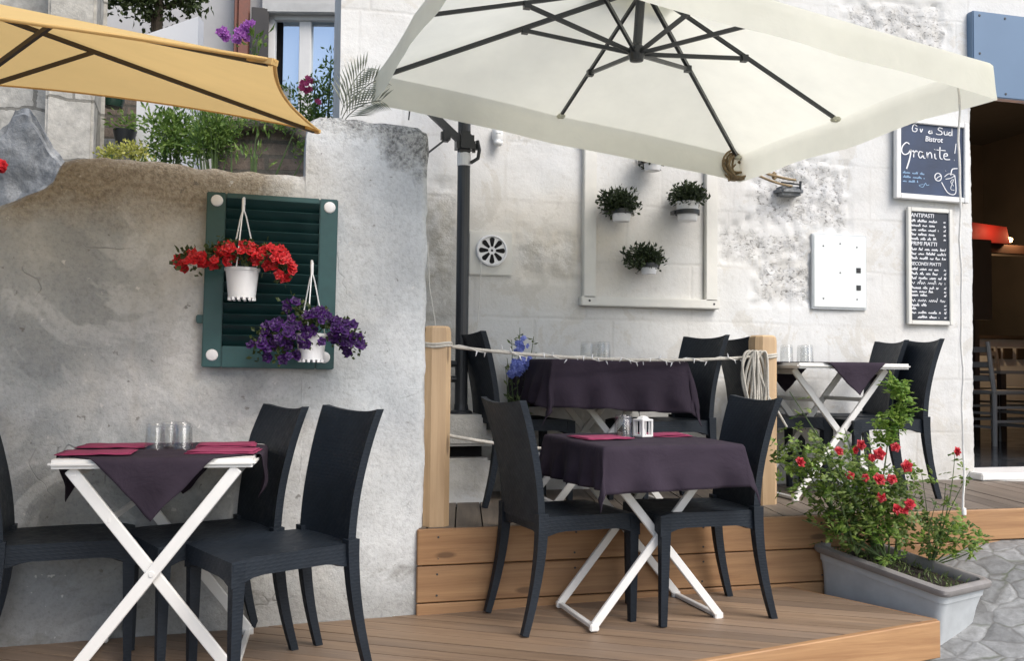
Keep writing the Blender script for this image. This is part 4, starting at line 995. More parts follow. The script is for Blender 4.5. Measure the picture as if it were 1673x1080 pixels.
# yellow parasol ---------------------------------------------------
y1, y2 = lift(cw(-.792, 3.70), .945), lift(cw(-.555, 2.10), .70); yA = at_d(-73, -9, 2.75)
y0 = lift(cw(-2.785, 3.40), 1.05); y3 = lift(cw(-2.55, 1.80), .80); yH = at_d(-75, 157, 2.75)
yb = Vector((yH.x, yH.y, zl(yH.x)))
yp = thing('yellow_parasol', 'mustard yellow parasol with scalloped edges and dark ribs above the left table', 'parasol', yb)
yt = [y1, y2, y3, y0]; bm = B()
for i, (inw, sg) in enumerate(((.05, 0), (.055, -.03), (.06, 0), (.05, -.045))):
    canopy_panel(bm, yA, yt[i], yt[(i + 1) % 4], inw, 0, 1, 18, 14, sag=sg)
bmesh.ops.remove_doubles(bm, verts=bm.verts, dist=.0005); yc = sub('canopy', bm, 'yellow_canopy', yp, 30)
bm = B()
for i, (inw, sg) in enumerate(((.05, 0), (.055, -.03), (.06, 0), (.05, -.045))):
    a, b = yt[i], yt[(i + 1) % 4]; pts = []
    for j in range(19):
        t_ = j / 18; k = 4 * t_ * (1 - t_); e = a.lerp(b, t_); e = e + (yA - e) * inw * k; e.z -= sg * k; pts.append(e)
    tube(bm, pts, .005, 6)
hm = obj('hem', bm, 'yellow_canopy', yc, 60)
for i, t_ in enumerate(yt):
    d = t_ - yA; bm = B(); bar(bm, yA - Vector((0, 0, .02)), t_ - d * .02 - Vector((0, 0, .010)), .012, .013); sub('rib', bm, 'dark_wood', yp, 0)
    bm = B(); q = yA.lerp(t_, .31 if i % 2 == 0 else .37) - Vector((0, 0, .020)); bar(bm, yH, q, .011, .014); sub('strut', bm, 'dark_wood', yp, 0)
    bm = B(); bar(bm, t_ - d * .055 - Vector((0, 0, .008)), t_ + Vector((0, 0, -.004)), .036, .014, w1=.022); sub('rib_pocket', bm, 'yellow_canopy', yp, 0)
bm = B(); tube(bm, [yb, Vector((yA.x, yA.y, yA.z + .06))], .022, 12); sub('pole', bm, 'dark_wood', yp)
bm = B(); lathe(bm, [(0, -.03), (.035, -.03), (.04, .02), (0, .03)], 14, Matrix.Translation(yH)); sub('hub', bm, 'dark_wood', yp)
bm = B(); lathe(bm, [(0, 0), (.24, 0), (.24, .05), (.05, .08), (.04, .25), (0, .25)], 24, Matrix.Translation(yb)); sub('base', bm, 'grey_metal', yp)

# ------------------------------------------------------------------ green shutter with two hanging flower pots
s0 = on_y(329, 600, Y0 - .03); s1 = on_y(545, 604, Y0 - .03); s2 = on_y(547, 327, Y0 - .03); s3 = on_y(333, 313, Y0 - .03)
SW, SH = ((s1 - s0).length + (s2 - s3).length) / 2, ((s3 - s0).length + (s2 - s1).length) / 2
sh = thing('window_shutter', 'dark green louvred shutter hung flat on the grey wall as a backdrop for flower pots', 'shutter', (s0.x, Y0 - .028, s0.z), 0)
sh.rotation_euler = (0, math.atan2(-(s1.z - s0.z), s1.x - s0.x) * 1.0 , 0)
bm = B(); fw, fb = .075, .088
box(bm, (fw / 2, 0, SH / 2), (fw, .036, SH), bev=.004); box(bm, (SW - fw / 2, 0, SH / 2), (fw, .036, SH), bev=.004)
box(bm, (SW / 2, .001, fb / 2), (SW - 2 * fw - .001, .034, fb), bev=.004); box(bm, (SW / 2, .001, SH - .012), (SW - 2 * fw - .001, .034, .024), bev=.004); obj('frame', bm, 'green_paint', sh, 30)
bm = B(); ns = 14
for k in range(ns):
    z = fb + (SH - fb - .024) * (k + .5) / ns; box(bm, (SW / 2, .002, z), (SW - 2 * fw - .002, .007, .062), Matrix.Rotation(math.radians(38), 3, 'X'), bev=.0015)
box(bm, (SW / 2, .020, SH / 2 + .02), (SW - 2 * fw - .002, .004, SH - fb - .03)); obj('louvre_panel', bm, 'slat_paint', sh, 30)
for x, z in ((.04, SH - .035), (SW - .035, SH - .035), (.04, .05), (SW - .04, .05)):
    bm = B(); lathe(bm, [(0, .007), (.010, .007), (.021, .004), (.024, 0)], 18, Matrix.Translation((x, -.019, z)) @ Matrix.Rotation(PI / 2, 4, 'X')); obj('screw_cap', bm, 'white_plastic', sh)
bm = B(); box(bm, (-.012, .004, .195), (.03, .02, .035), bev=.004); obj('hinge', bm, 'green_paint', sh)
def hanging_pot(label, ptop, pw_top, px, py_rim, py_bot, hook_py, petals, leafm, spread, seed, kind):
    random.seed(seed); y = Y0 - .17; c = on_y(px, py_rim, y); bot = on_y(px, py_bot, y); hk = on_y(px + kind, hook_py, y); k = y / 1500
    r1 = pw_top / 2 * (c - CAM).dot(F0) / FPX; h = c.z - bot.z; r0 = r1 * .80
    t = thing('hanging_flower_pot', label, 'flower pot', bot, 0, 'white pots hung on the shutter')
    bm = B(); lathe(bm, [(0, .004), (r0 * .92, .004), (r0, .0), (r0 * 1.01, .008), (r1 * .97, h - .012), (r1 * 1.04, h - .012), (r1 * 1.05, h), (r1 * .95, h), (r1 * .90, h - .03), (0, h - .03)], 28)
    for j in range(14):
        a = 2 * PI * j / 14; box(bm, (r0 * .93 * math.cos(a), r0 * .93 * math.sin(a), -.004), (.010, .010, .012))
    obj('pot', bm, 'white_plastic', t, 40)
    bm = B(); top = hk - bot
    for a in (.5, 2.4, 4.4):
        tube(bm, [(r1 * math.cos(a), r1 * math.sin(a), h), top * .75 + Vector((r1 * .2 * math.cos(a), r1 * .2 * math.sin(a), h * .25)), top - Vector((0, 0, .035))], .0028, 5)
    tube(bm, [top - Vector((0, 0, .045)), top - Vector((0, 0, .02)), top + Vector((0, .0, .0)), top + Vector((.0, .035, .012)), top + Vector((0, .06, -.01))], .006, 6); obj('hanger', bm, 'white_plastic', t)
    bm = B(); fls = []
    for v_ in range(6):
        fb_ = B(); flower(fb_, Vector((0, 0, 0)), 1.0, Vector((0, 0, 1)), 2, 5); o = obj('flower', fb_, petals, t, 0, recalc=False); fls.append(o)
    nf = 0
    for n_, (dx, dy, dz, rx, rz_, cnt, fl) in enumerate(spread):
        cc = Vector((dx, dy, h + dz)); foliage(bm, cc, (rx * .85, .08, rz_ * .8), cnt, .026, .019, .3, .1)
        for _ in range(int(fl * .66)):
            v = rv(); q = cc + Vector((v.x * rx * .95, -abs(v.y) * .10, v.z * rz_ * .95)); up_ = (Vector((v.x * .6, -1.0, .35 + .4 * v.z)) + rv(.35)).normalized()
            o = fls[nf] if nf < 6 else fls[nf % 6].copy()
            if nf >= 6: C.objects.link(o); o.parent = t
            nf += 1; o.location = q; o.scale = [random.uniform(.018, .028)] * 3; o.rotation_euler = up_.to_track_quat('Z', 'Y').to_euler()
    for a in range(26):
        d = spread[a % len(spread)]; tube(bm, [(0, 0, h - .03), (d[0] * .5, d[1] * .5, h + d[2] * .5 + .035), (d[0] + random.uniform(-.04, .04), d[1], h + d[2])], .0025, 4)
    obj('foliage', bm, leafm, t, 0, recalc=False)
    return t
hanging_pot('white pot of red geraniums hung at the upper left of the green shutter', None, 54, 395, 438, 487, 326, 'petal_red', 'leaf_geranium',
    [(-.11, -.02, .035, .09, .03, 120, 26), (-.19, -.01, .015, .06, .03, 70, 20), (0, -.04, .055, .09, .035, 130, 26), (.10, -.02, .045, .08, .04, 110, 26), (.155, -.01, .005, .045, .045, 60, 18), (-.09, 0, .09, .015, .02, 8, 4)], 3, 3)
hanging_pot('white pot of purple petunias hung at the lower right of the green shutter', None, 50, 508, 545, 588, 430, 'petal_purple', 'leaf_geranium',
    [(0, -.02, .05, .10, .05, 120, 22), (-.12, -.02, -.005, .08, .05, 90, 26), (-.19, 0, -.045, .05, .05, 50, 18), (.12, -.02, .015, .08, .05, 100, 26), (.165, 0, -.045, .035, .05, 40, 16), (-.075, 0, .105, .03, .03, 16, 6), (.0, -.09, -.03, .05, .02, 12, 9), (-.12, -.01, -.085, .07, .025, 34, 12)], 4, 2)

# ------------------------------------------------------------------ things on the white wall
def wp(px, py, dy=0): return on_y(px, py, YF - dy)
f0, f1 = wp(948, 500), wp(1168, 506); f2 = wp(962, 225); FR = thing('wall_frame', 'large cream wooden picture frame with small potted plants inside it', 'frame', (f0.x, YF - .02, f0.z))
W_, H_ = f1.x - f0.x, f2.z - f0.z; bm = B(); m_ = .085
box(bm, (m_ / 2, 0, H_ / 2), (m_ - .01, .05, H_ - .003), bev=.004); box(bm, (W_ - m_ / 2, 0, H_ / 2), (m_ - .01, .05, H_ - .003), bev=.004)
box(bm, (W_ / 2, -.002, .028), (W_ + .02, .056, .055), bev=.005); box(bm, (W_ / 2, -.002, H_), (W_ + .02, .056, .055), bev=.005)
obj('moulding', bm, 'cream_paint', FR, 30)
bm = B(); box(bm, (W_ / 2, .012, H_ / 2), (W_ - 2 * m_, .006, H_ - .06)); obj('backing', bm, 'facade', FR, 0)
bm = B()
for x, z in ((.04, .03), (W_ - .03, .03)): lathe(bm, [(0, .004), (.006, .003), (.007, 0)], 8, Matrix.Translation((x, -.03, z)) @ Matrix.Rotation(PI / 2, 4, 'X'))
obj('screw', bm, 'grey_metal', FR)
def wall_pot(label, px, py_top, py_bot, wpx, fol, band, seed):
    random.seed(seed); y = .13; a = wp(px, py_top, y); b_ = wp(px, py_bot, y); h = a.z - b_.z; r = wpx / 2 * (a - CAM).dot(F0) / FPX
    t = thing('wall_pot', label, 'plant pot', b_, 0, 'small pots inside the cream frame')
    bm = B(); lathe(bm, [(0, .003), (r * .80, .0), (r * .86, .01), (r * .98, h - .012), (r * 1.04, h - .012), (r * 1.04, h), (r * .92, h), (r * .9, h - .015), (0, h - .015)], 24); obj('pot', bm, 'white_plastic', t, 40)
    bm = B(); zz = h * (.45 if band else .9)
    lathe(bm, [(r * .98, zz - .014), (r * 1.09, zz - .014), (r * 1.09, zz + .012), (r * .98, zz + .012)], 24); box(bm, (-r * 1.1, .03, zz), (.02, .05, .022)); box(bm, (r * 1.1, .03, zz), (.02, .05, .022)); box(bm, (0, .085, zz), (.03, .05, .02)); obj('pot_holder', bm, 'dark_metal', t, 40)
    bm = B()
    for (x0, y0_, x1, y1_) in fol:
        p0, p1 = wp(x0, y0_, y), wp(x1, y1_, y); cc = (p0 + p1) / 2 - b_ - Vector((0, 0, .004)); k_ = random.uniform(.76, .86); rr = (abs(p1.x - p0.x) / 2 * k_, .085, abs(p1.z - p0.z) / 2 * k_)
        foliage(bm, cc, rr, int(2600 * rr[0] * 2 * rr[2] * 2 / .03), .030, .014, .5, .0, clump=60)
        for _ in range(46):
            v = rv(); tube(bm, [Vector((0, 0, h - .01)), cc + Vector((v.x * rr[0] * .9, v.y * .08, v.z * rr[2]))], .0016, 4)
    obj('foliage', bm, 'leaf_dark', t, 0, recalc=False)
wall_pot('white pot with a wide dark bushy plant, left in the cream frame', 1015, 344, 362, 33, [(976, 312, 1046, 350)], False, 11)
wall_pot('taller white pot with a black band and spiky dark plant, right in the cream frame', 1123, 330, 361, 37, [(1103, 302, 1140, 334), (1093, 310, 1160, 332)], True, 12)
wall_pot('white pot almost buried in a round dark plant, lowest in the cream frame', 1060, 432, 448, 28, [(1021, 400, 1092, 440)], False, 13)
wall_pot('white pot just peeping out below the cream parasol valance, topmost in the cream frame', 1066, 262, 279, 30, [(1046, 236, 1086, 270)], False, 14)
# round vent
v0 = wp(802, 410); ve = thing('vent_grille', 'round white vent grille with dark petal-shaped slots on a square plate', 'vent', (v0.x, YF, v0.z))
bm = B(); box(bm, (-.004, -.003, -.015), (.25, .022, .25), bev=.006); obj('plate', bm, 'cream_paint', ve, 30)
bm = B(); RV = .088; lathe(bm, [(0, .016), (RV * .86, .016), (RV * .90, .024), (RV, .022), (RV * 1.02, 0)], 40, Matrix.Translation((0, -.012, 0)) @ Matrix.Rotation(PI / 2, 4, 'X')); obj('grille', bm, 'white_plastic', ve, 35)
bm = B()
for k in range(8):
    a = k * PI / 4; pts = [(.022, -.006), (.055, -.013), (.066, -.014), (.073, -.007), (.0745, 0), (.073, .007), (.066, .014), (.055, .013), (.022, .006)]
    prism(bm, [(r_[0] * math.cos(a) - r_[1] * math.sin(a), r_[0] * math.sin(a) + r_[1] * math.cos(a)) for r_ in pts], -.0305, -.022, axis='y')
lathe(bm, [(0, .003), (.006, .002), (.007, 0)], 10, Matrix.Translation((0, -.028, 0)) @ Matrix.Rotation(PI / 2, 4, 'X'))
obj('slot', bm, 'black_hole', ve, 0)
# little white wall ornament
o0 = wp(811, 222); sc_ = thing('wall_ornament', 'small white plaster ornament high on the wall above the vent', 'ornament', (o0.x, YF, o0.z - .05))
bm = B(); blob(bm, (0, -.03, .05), (.032, .035, .06), 3, .12, 2.5, 4); blob(bm, (0, -.05, .0), (.028, .02, .02), 2, .1, 2, 1); obj('body', bm, 'white_paint', sc_)
bm = B(); box(bm, (0, -.058, .012), (.045, .012, .012), bev=.004); box(bm, (-.004, -.062, .052), (.03, .008, .008), bev=.003); obj('dark_line', bm, 'grey_plastic', sc_)
# meter cabinet
m0, m1 = wp(1326, 503), wp(1411, 388); W_, H_ = m1.x - m0.x, m1.z - m0.z
mc = thing('meter_cabinet', 'flush pale grey-green metal cabinet door with two small locks on the white wall', 'cabinet', (m0.x, YF, m0.z))
bm = B(); box(bm, (W_ / 2, -.008, H_ / 2), (W_ + .014, .02, H_ + .014), bev=.002); obj('frame', bm, 'grey_plastic', mc, 0)
bm = B(); box(bm, (W_ / 2, -.014, H_ / 2 + .002), (W_, .022, H_ - .004), bev=.004); obj('door', bm, 'panel_paint', mc, 30)
for z in (.40, .24):
    bm = B(); box(bm, (W_ * .85, -.026, H_ * (.53 if z > .3 else .29)), (.032, .004, .032), bev=.0015)
    for j in range(3): box(bm, (W_ * .85, -.029, H_ * (.53 if z > .3 else .29) + .009 * (j - 1)), (.024, .003, .003))
    obj('lock', bm, 'grey_metal', mc, 0)
bm = B()
for x, z in ((.5, .89), (.5, .49), (.18, .85), (.82, .85), (.18, .13), (.82, .13)): lathe(bm, [(0, .003), (.004, .0025), (.005, 0)], 8, Matrix.Translation((W_ * x, -.025, H_ * z)) @ Matrix.Rotation(PI / 2, 4, 'X'))
obj('rivet', bm, 'grey_metal', mc)

# ------------------------------------------------------------------ chalkboards
class Pen:
    """strokes drawn on a board, in board coordinates (metres from its lower left corner)"""
    def __init__(s, y): s.bm = bmesh.new(); s.y = y
    def line(s, pts, w, smooth=True):
        if smooth and len(pts) > 2:
            q = []
            for i in range(len(pts) - 1):
                p0 = pts[max(i - 1, 0)]; p1 = pts[i]; p2 = pts[i + 1]; p3 = pts[min(i + 2, len(pts) - 1)]
                for k in range(6):
                    t_ = k / 6
                    q.append(tuple(.5 * ((2 * p1[a]) + (-p0[a] + p2[a]) * t_ + (2 * p0[a] - 5 * p1[a] + 4 * p2[a] - p3[a]) * t_ ** 2 + (-p0[a] + 3 * p1[a] - 3 * p2[a] + p3[a]) * t_ ** 3) for a in (0, 1)))
            pts = q + [pts[-1]]
        n = len(pts); L, R = [], []
        for i, p in enumerate(pts):
            a = pts[max(i - 1, 0)]; b = pts[min(i + 1, n - 1)]; d = Vector((b[0] - a[0], b[1] - a[1])); d = d.normalized() if d.length > 1e-9 else Vector((1, 0))
            ww = w * (.75 + .35 * abs(d.y)); L.append(s.bm.verts.new((p[0] - d.y * ww / 2, s.y, p[1] + d.x * ww / 2))); R.append(s.bm.verts.new((p[0] + d.y * ww / 2, s.y, p[1] - d.x * ww / 2)))
        for i in range(n - 1): s.bm.faces.new((L[i], L[i + 1], R[i + 1], R[i]))
    def scribble(s, x, z, L, h, w, seed):
        rnd = random.Random(seed); q = x
        while q < x + L:
            wl = min(rnd.uniform(.03, .075), x + L - q); n = max(3, int(wl / (h * .42))); pts = []
            for k in range(n):
                up = h * (1.5 if rnd.random() < .2 else rnd.uniform(.55, 1.0)); pts.append((q + wl * k / n, z + (up if k % 2 else rnd.uniform(-.1, .1) * h)))
            s.line(pts, w); q += wl + .012
    def text(s, st, x, z, size, shear=.1, bold=.0004, align='LEFT', sp=1.0):
        merge(s.bm, text_bm(st, size, shear, bold, align, sp), Matrix.Translation((x, s.y, z)) @ Matrix.Rotation(PI / 2, 4, 'X'))
def scaled(gl, x, z, sx, sz): return [(x + a * sx, z + b * sz) for a, b in gl]
b0, b1, b2 = wp(1456, 325), wp(1574, 329), wp(1457, 192)
W_, H_ = b1.x - b0.x, b2.z - b0.z
gb = thing('chalkboard', 'square white-framed blue chalkboard advertising Granite with a drawn drink', 'chalkboard', (b0.x, YF - .035, b0.z)); gb.rotation_euler = (0, math.radians(.6), 0)
bm = B(); e = .034
box(bm, (e / 2, 0, H_ / 2), (e, .035, H_), bev=.004); box(bm, (W_ - e / 2, 0, H_ / 2), (e, .035, H_), bev=.004); box(bm, (W_ / 2, .001, e / 2), (W_ - 2 * e, .033, e), bev=.004); box(bm, (W_ / 2, .001, H_ - e / 2), (W_ - 2 * e, .033, e), bev=.004)
obj('frame', bm, 'white_paint', gb, 30)
bm = B(); box(bm, (W_ / 2, .006, H_ / 2), (W_ - 2 * e, .012, H_ - 2 * e)); obj('slate', bm, 'slate_board', gb, 0)
iw, ih = W_ - 2 * e, H_ - 2 * e; X_ = lambda u: e + iw * u; Z_ = lambda v: e + ih * v
P = Pen(-.0025); wd = .0085
A_ = iw / ih
def G(pts, w): P.line([(X_(a), Z_(b)) for a, b in pts], w)
# "Granite!" handwritten
G([(.15, .70), (.10, .72), (.04, .66), (.03, .59), (.07, .55), (.13, .57), (.17, .63)], wd); G([(.17, .63), (.165, .55), (.14, .45), (.105, .35)], wd * 1.1)
G([(.19, .60), (.215, .61), (.215, .55), (.215, .52)], wd * .9); G([(.215, .57), (.25, .615), (.275, .60)], wd * .9)
G([(.36, .60), (.31, .61), (.29, .56), (.32, .52), (.36, .56), (.365, .60), (.37, .53), (.40, .52)], wd * .9)
G([(.42, .61), (.43, .53), (.44, .58), (.475, .61), (.495, .58), (.50, .53)], wd * .9)
G([(.545, .60), (.55, .54), (.575, .525)], wd * .9); G([(.545, .655), (.548, .66)], wd * 1.2)
G([(.63, .70), (.625, .60), (.635, .54), (.67, .53)], wd * .9); G([(.575, .655), (.66, .655), (.72, .655)], wd * .8)
G([(.69, .575), (.745, .585), (.735, .615), (.70, .605), (.69, .56), (.72, .53), (.79, .535)], wd * .9)
G([(.885, .77), (.875, .70), (.865, .625)], wd * .7); G([(.855, .53), (.860, .532)], wd * 1.1)
# first line and second line
G([(.27, .965), (.22, .985), (.195, .94), (.20, .895), (.24, .885), (.265, .905), (.265, .93), (.235, .93)], wd * .8); G([(.315, .935), (.325, .895), (.335, .89), (.355, .935)], wd * .8)
G([(.475, .92), (.45, .90), (.46, .88), (.49, .885), (.495, .92), (.505, .88)], wd)
G([(.67, .965), (.62, .975), (.60, .945), (.655, .92), (.655, .885), (.60, .875), (.565, .885)], wd * .8); G([(.695, .93), (.70, .885), (.735, .885), (.745, .93), (.75, .88)], wd * .8); G([(.81, .92), (.775, .92), (.77, .885), (.805, .885), (.82, .98), (.82, .875)], wd * .8)
P.text('Bistrot', X_(.39), Z_(.765), ih * .105, .15, .0006)
# the drink
G([(.655, .20), (.76, .055), (.88, .065), (.865, .315)], wd * .75); G([(.70, .28), (.77, .33), (.86, .315), (.80, .27), (.72, .25)], wd * .6)
G([(.845, .16), (.80, .22), (.845, .25), (.80, .12), (.86, .10)], wd * .45); G([(.80, .31), (.82, .39), (.86, .41), (.91, .415)], wd * .9)
G([(.60 + .052 * math.cos(a * PI / 8), .27 + .052 * A_ * 1.0 * math.sin(a * PI / 8)) for a in range(17)], wd * .8); G([(.60, .27), (.64, .29)], wd * .6); G([(.60, .27), (.57, .24)], wd * .6); G([(.72, .365), (.722, .368)], wd)
obj('lettering', P.bm, 'chalk', gb, 0, recalc=False)
P = Pen(-.0025)
for v, L in ((.285, .34), (.225, .34), (.165, .24)): P.scribble(X_(.05), Z_(v), iw * L, .010, .0032, int(v * 1000))
G([(.37, .15), (.30, .13), (.36, .11), (.40, .17), (.42, .14), (.46, .15)], .0035)
obj('small_lettering', P.bm, 'blue_chalk', gb, 0, recalc=False)
n0, n1, n2 = wp(1479, 530), wp(1552, 532), wp(1480, 339); W_, H_ = n1.x - n0.x, n2.z - n0.z
mb = thing('menu_board', 'tall narrow menu blackboard crowded with white handwritten courses', 'menu board', (n0.x, YF - .022, n0.z))
bm = B(); e = .026
box(bm, (e / 2, 0, H_ / 2), (e, .024, H_), bev=.003); box(bm, (W_ - e / 2, 0, H_ / 2), (e, .024, H_), bev=.003); box(bm, (W_ / 2, .001, e / 2), (W_ - 2 * e, .022, e), bev=.003); box(bm, (W_ / 2, .001, H_ - e / 2), (W_ - 2 * e, .022, e), bev=.003)
obj('frame', bm, 'cream_paint', mb, 30)
bm = B(); box(bm, (W_ / 2, .004, H_ / 2), (W_ - 2 * e, .010, H_ - 2 * e)); obj('slate', bm, 'menu_board_paint', mb, 0)
iw, ih = W_ - 2 * e, H_ - 2 * e; P = Pen(-.0025); lines = [('H', 'ANTIPASTI', .955)] + [('i', .70, .905 - .041 * k) for k in range(5)] + [('H', 'PRIMI PIATTI', .695)] + [('i', .9, .645 - .041 * k) for k in range(3)] + [('H', 'SECONDI PIATTI', .512)] + [('i', .75, .462 - .041 * k) for k in range(3)] + [('S', .9, .335)] + [('i', .8, .29), ('i', .6, .256), ('i', .45, .222), ('S', .92, .172), ('i', .45, .132), ('i', .15, .10), ('i', .8, .064), ('i', .6, .022)]
for n_, (k, a, v) in enumerate(lines):
    if k == 'H': P.text(a, X_(.03) - .008, Z_(v) - .004, min(.036, iw * .92 / (len(a) * .62)), .12, .0003)
    elif k == 'S': P.scribble(X_(.03) - .008, Z_(v), iw * a, .017, .0034, n_)
    else:
        P.scribble(X_(.04 + (.16 if n_ == len(lines) - 1 else 0)) - .008, Z_(v), iw * (a + random.uniform(-.08, .06)), .0115, .0042, n_); P.scribble(X_(.90) - .008, Z_(v), iw * .07, .011, .004, n_ + 50)
obj('lettering', P.bm, 'chalk', mb, 0, recalc=False)
# ------------------------------------------------------------------ planter with the rose bush
random.seed(21)
ZR = .335
kf = on_z(1545, 964, .155); kl = on_z(1331, 888, .235); kr_ = on_z(1640, 936, .175)
ex = (kl - kf); eL = ex.length; ex.normalize(); ey = Vector((0, 0, 1)).cross(ex).normalized(); ey = -ey if ey.dot(kr_ - kf) < 0 else ey
ey = (ey * .75 + (kr_ - kf).normalized() * .25); ey = (ey - ex * ey.dot(ex)).normalized(); eW = .34; ez = ex.cross(ey)
if ez.z < 0: ez = -ez
pM = Matrix((ex, ey, ez)).transposed() if ex.cross(ey).z > 0 else Matrix((-ex, ey, ez)).transposed()
pc_ = kf + ex * eL / 2 + ey * eW / 2 - ez * ZR
pt = thing('planter', 'long grey plastic trough planter with a thick rim at the end of the decks', 'planter', pc_)
pt.rotation_euler = pM.to_euler(); zr = (kf.z + kl.z) / 2
bm = B(); prof_ = [(.72, 0), (.73, .004), (.84, ZR * .62), (.90, ZR * .78), (.925, ZR * .785), (.945, ZR * .90), (.945, ZR * .905)]
def ring(k, z, extra=0):
    hx, hy = eL / 2 - (1 - k) * .16 + extra, eW / 2 - (1 - k) * .16 + extra; r = .035; out = []
    for cx, cy, a0 in ((hx - r, hy - r, 0), (-hx + r, hy - r, PI / 2), (-hx + r, -hy + r, PI), (hx - r, -hy + r, 1.5 * PI)):
        for q in range(5): out.append((cx + r * math.cos(a0 + q * PI / 8), cy + r * math.sin(a0 + q * PI / 8), z))
    return out
rs = [[bm.verts.new(p) for p in ring(k, z)] for k, z in prof_]
for a, b in zip(rs, rs[1:]):
    for q in range(20): bm.faces.new((a[q], a[(q + 1) % 20], b[(q + 1) % 20], b[q]))
bm.faces.new(rs[0][::-1]); obj('trough', bm, 'grey_plastic', pt, 40)
bm = B(); rp_ = [(.945, ZR * .895, 0), (1.0, ZR * .89, .004), (1.0, ZR * .93, .012), (1.0, ZR * .975, .010), (.98, ZR, 0), (.90, ZR, 0), (.86, ZR * .985, 0), (.85, ZR * .88, 0), (.82, ZR * .80, 0)]
rs = [[bm.verts.new(p) for p in ring(k, z, x)] for k, z, x in rp_]
for a, b in zip(rs, rs[1:]):
    for q in range(20): bm.faces.new((a[q], a[(q + 1) % 20], b[(q + 1) % 20], b[q]))
obj('rim', bm, 'rim_plastic', pt, 50)
bm = B(); nn = 24; hx, hy = eL / 2 - .035, eW / 2 - .035
gg = [[bm.verts.new((hx * (2 * i / nn - 1), hy * (2 * j / nn - 1), ZR * .86 + .018 * noise.noise(Vector((i * .7, j * .9, 0))))) for j in range(nn + 1)] for i in range(nn + 1)]
for i in range(nn):
    for j in range(nn): bm.faces.new((gg[i][j], gg[i + 1][j], gg[i + 1][j + 1], gg[i][j + 1]))
obj('soil', bm, 'soil', pt)
dpl = (pc_ - CAM).dot(F0)
rb_ = thing('rose_bush', 'straggly rose bush with small red blooms growing in the grey trough planter', 'rose bush', (pc_.x, pc_.y, zr - .055))
pt_top = 0
base = Vector(rb_.location)
def Q(px, py, dd=0): return at_d(px, py, dpl + dd) - base
stm, lv, lvf = B(), B(), B()
def spray(bmL, p, n, r, L):
    for _ in range(n):
        q = p + rv() * r * random.random() ** .5; d = (rv() + Vector((0, 0, .1))).normalized(); x, y = frame_of(d)
        for k in range(random.choice((3, 5, 5))):     # a compound leaf
            a = (k - 2) * .7; dd = (d * math.cos(a) + x * math.sin(a)); leaf(bmL, q + d * .012 * (2 - abs(k - 2)), dd, y + rv(.5), L * random.uniform(.7, 1.15), L * .62)
def cane(root, tip, n_leaf, bmL, L=.034, r=.05, w0=.006, frm=.3, bow=None):
    m = root.lerp(tip, .5) + (bow or rv(.05)); pts = [root * (1 - t_) ** 2 + m * 2 * t_ * (1 - t_) + tip * t_ ** 2 for t_ in [k / 10 for k in range(11)]]
    tube(stm, pts, [w0 * (1 - .07 * k) for k in range(11)], 5)
    for _ in range(n_leaf):
        t_ = frm + (1 - frm) * random.random(); k = min(9, int(t_ * 10)); spray(bmL, pts[k].lerp(pts[k + 1], t_ * 10 - k) + rv(r * .5), 1, r, L)
roots = [Q(1400 + 12 * k, 905 + 3 * k, random.uniform(-.05, .08)) for k in range(6)]
tips_ = []
for (x, y, n) in ((1290, 640, 8), (1300, 735, 16), (1275, 760, 10), (1335, 705, 16), (1350, 790, 22), (1370, 735, 22), (1400, 760, 26), (1430, 740, 24), (1450, 790, 26), (1480, 760, 22), (1440, 840, 22), (1390, 830, 24), (1500, 800, 16), (1345, 840, 14), (1325, 790, 14), (1310, 850, 6), (1470, 850, 16), (1410, 715, 14), (1380, 700, 12)):
    cane(random.choice(roots), Q(x, y, random.uniform(-.16, .18)), n, lv if random.random() < .8 else lvf, r=.055)
for (x, y, rr, n) in ((1385, 795, .17, 120), (1440, 790, .16, 100), (1335, 765, .15, 90), (1300, 740, .10, 40), (1470, 830, .12, 50), (1420, 855, .14, 80), (1550, 870, .10, 50), (1375, 850, .12, 40)):
    for _ in range(n): spray(lv if random.random() < .75 else lvf, Q(x, y) + Vector((random.gauss(0, rr * .6), random.gauss(0, .10), random.gauss(0, rr * .45))), 1, .02, .032)
# tall fresh shoot in the middle and the lower right sprays
cane(roots[2], Q(1462, 625, .05), 0, lvf)
for (x, y, rx, rz, n) in ((1468, 637, .05, .055, 50), (1455, 690, .075, .06, 74), (1445, 720, .05, .03, 26), (1480, 665, .045, .05, 30)):
    for _ in range(n): v = rv() * random.random() ** .4; spray(lvf, Q(x, y, .05) + Vector((v.x * rx, v.y * .06, v.z * rz)), 1, .008, .030)
for (x, y, n) in ((1560, 740, 8), (1545, 790, 10), (1585, 770, 7), (1530, 820, 12), (1560, 850, 14), (1600, 880, 8), (1520, 870, 14), (1545, 900, 10), (1580, 860, 10), (1505, 770, 6), (1615, 885, 4)):
    cane(Q(1520, 925, .02), Q(x, y, random.uniform(-.08, .1)), n, lvf if y > 830 else lv, L=.030, r=.04, w0=.004)
obj('stems', stm, 'stem', rb_, 50); obj('foliage', lv, 'leaf_rose', rb_, 0, recalc=False); obj('fresh_foliage', lvf, 'leaf_fresh', rb_, 0, recalc=False)
for (x, y, r) in ((1308, 755, .030), (1371, 737, .027), (1407, 727, .030), (1398, 736, .022), (1437, 742, .034), (1463, 731, .026), (1482, 762, .034), (1389, 777, .024), (1437, 783, .036), (1457, 783, .028), (1414, 781, .022), (1440, 813, .028), (1466, 832, .030), (1486, 824, .032), (1478, 834, .024), (1564, 738, .027), (1425, 748, .022)):
    bm = B(); rose(bm, Vector((0, 0, 0)), r * .95, (Vector((random.uniform(-.5, .5), -1, random.uniform(.0, .9)))).normalized()); o = obj('rose', bm, 'petal_rose', rb_, 0, recalc=False); o.location = Q(x, y, -.17)
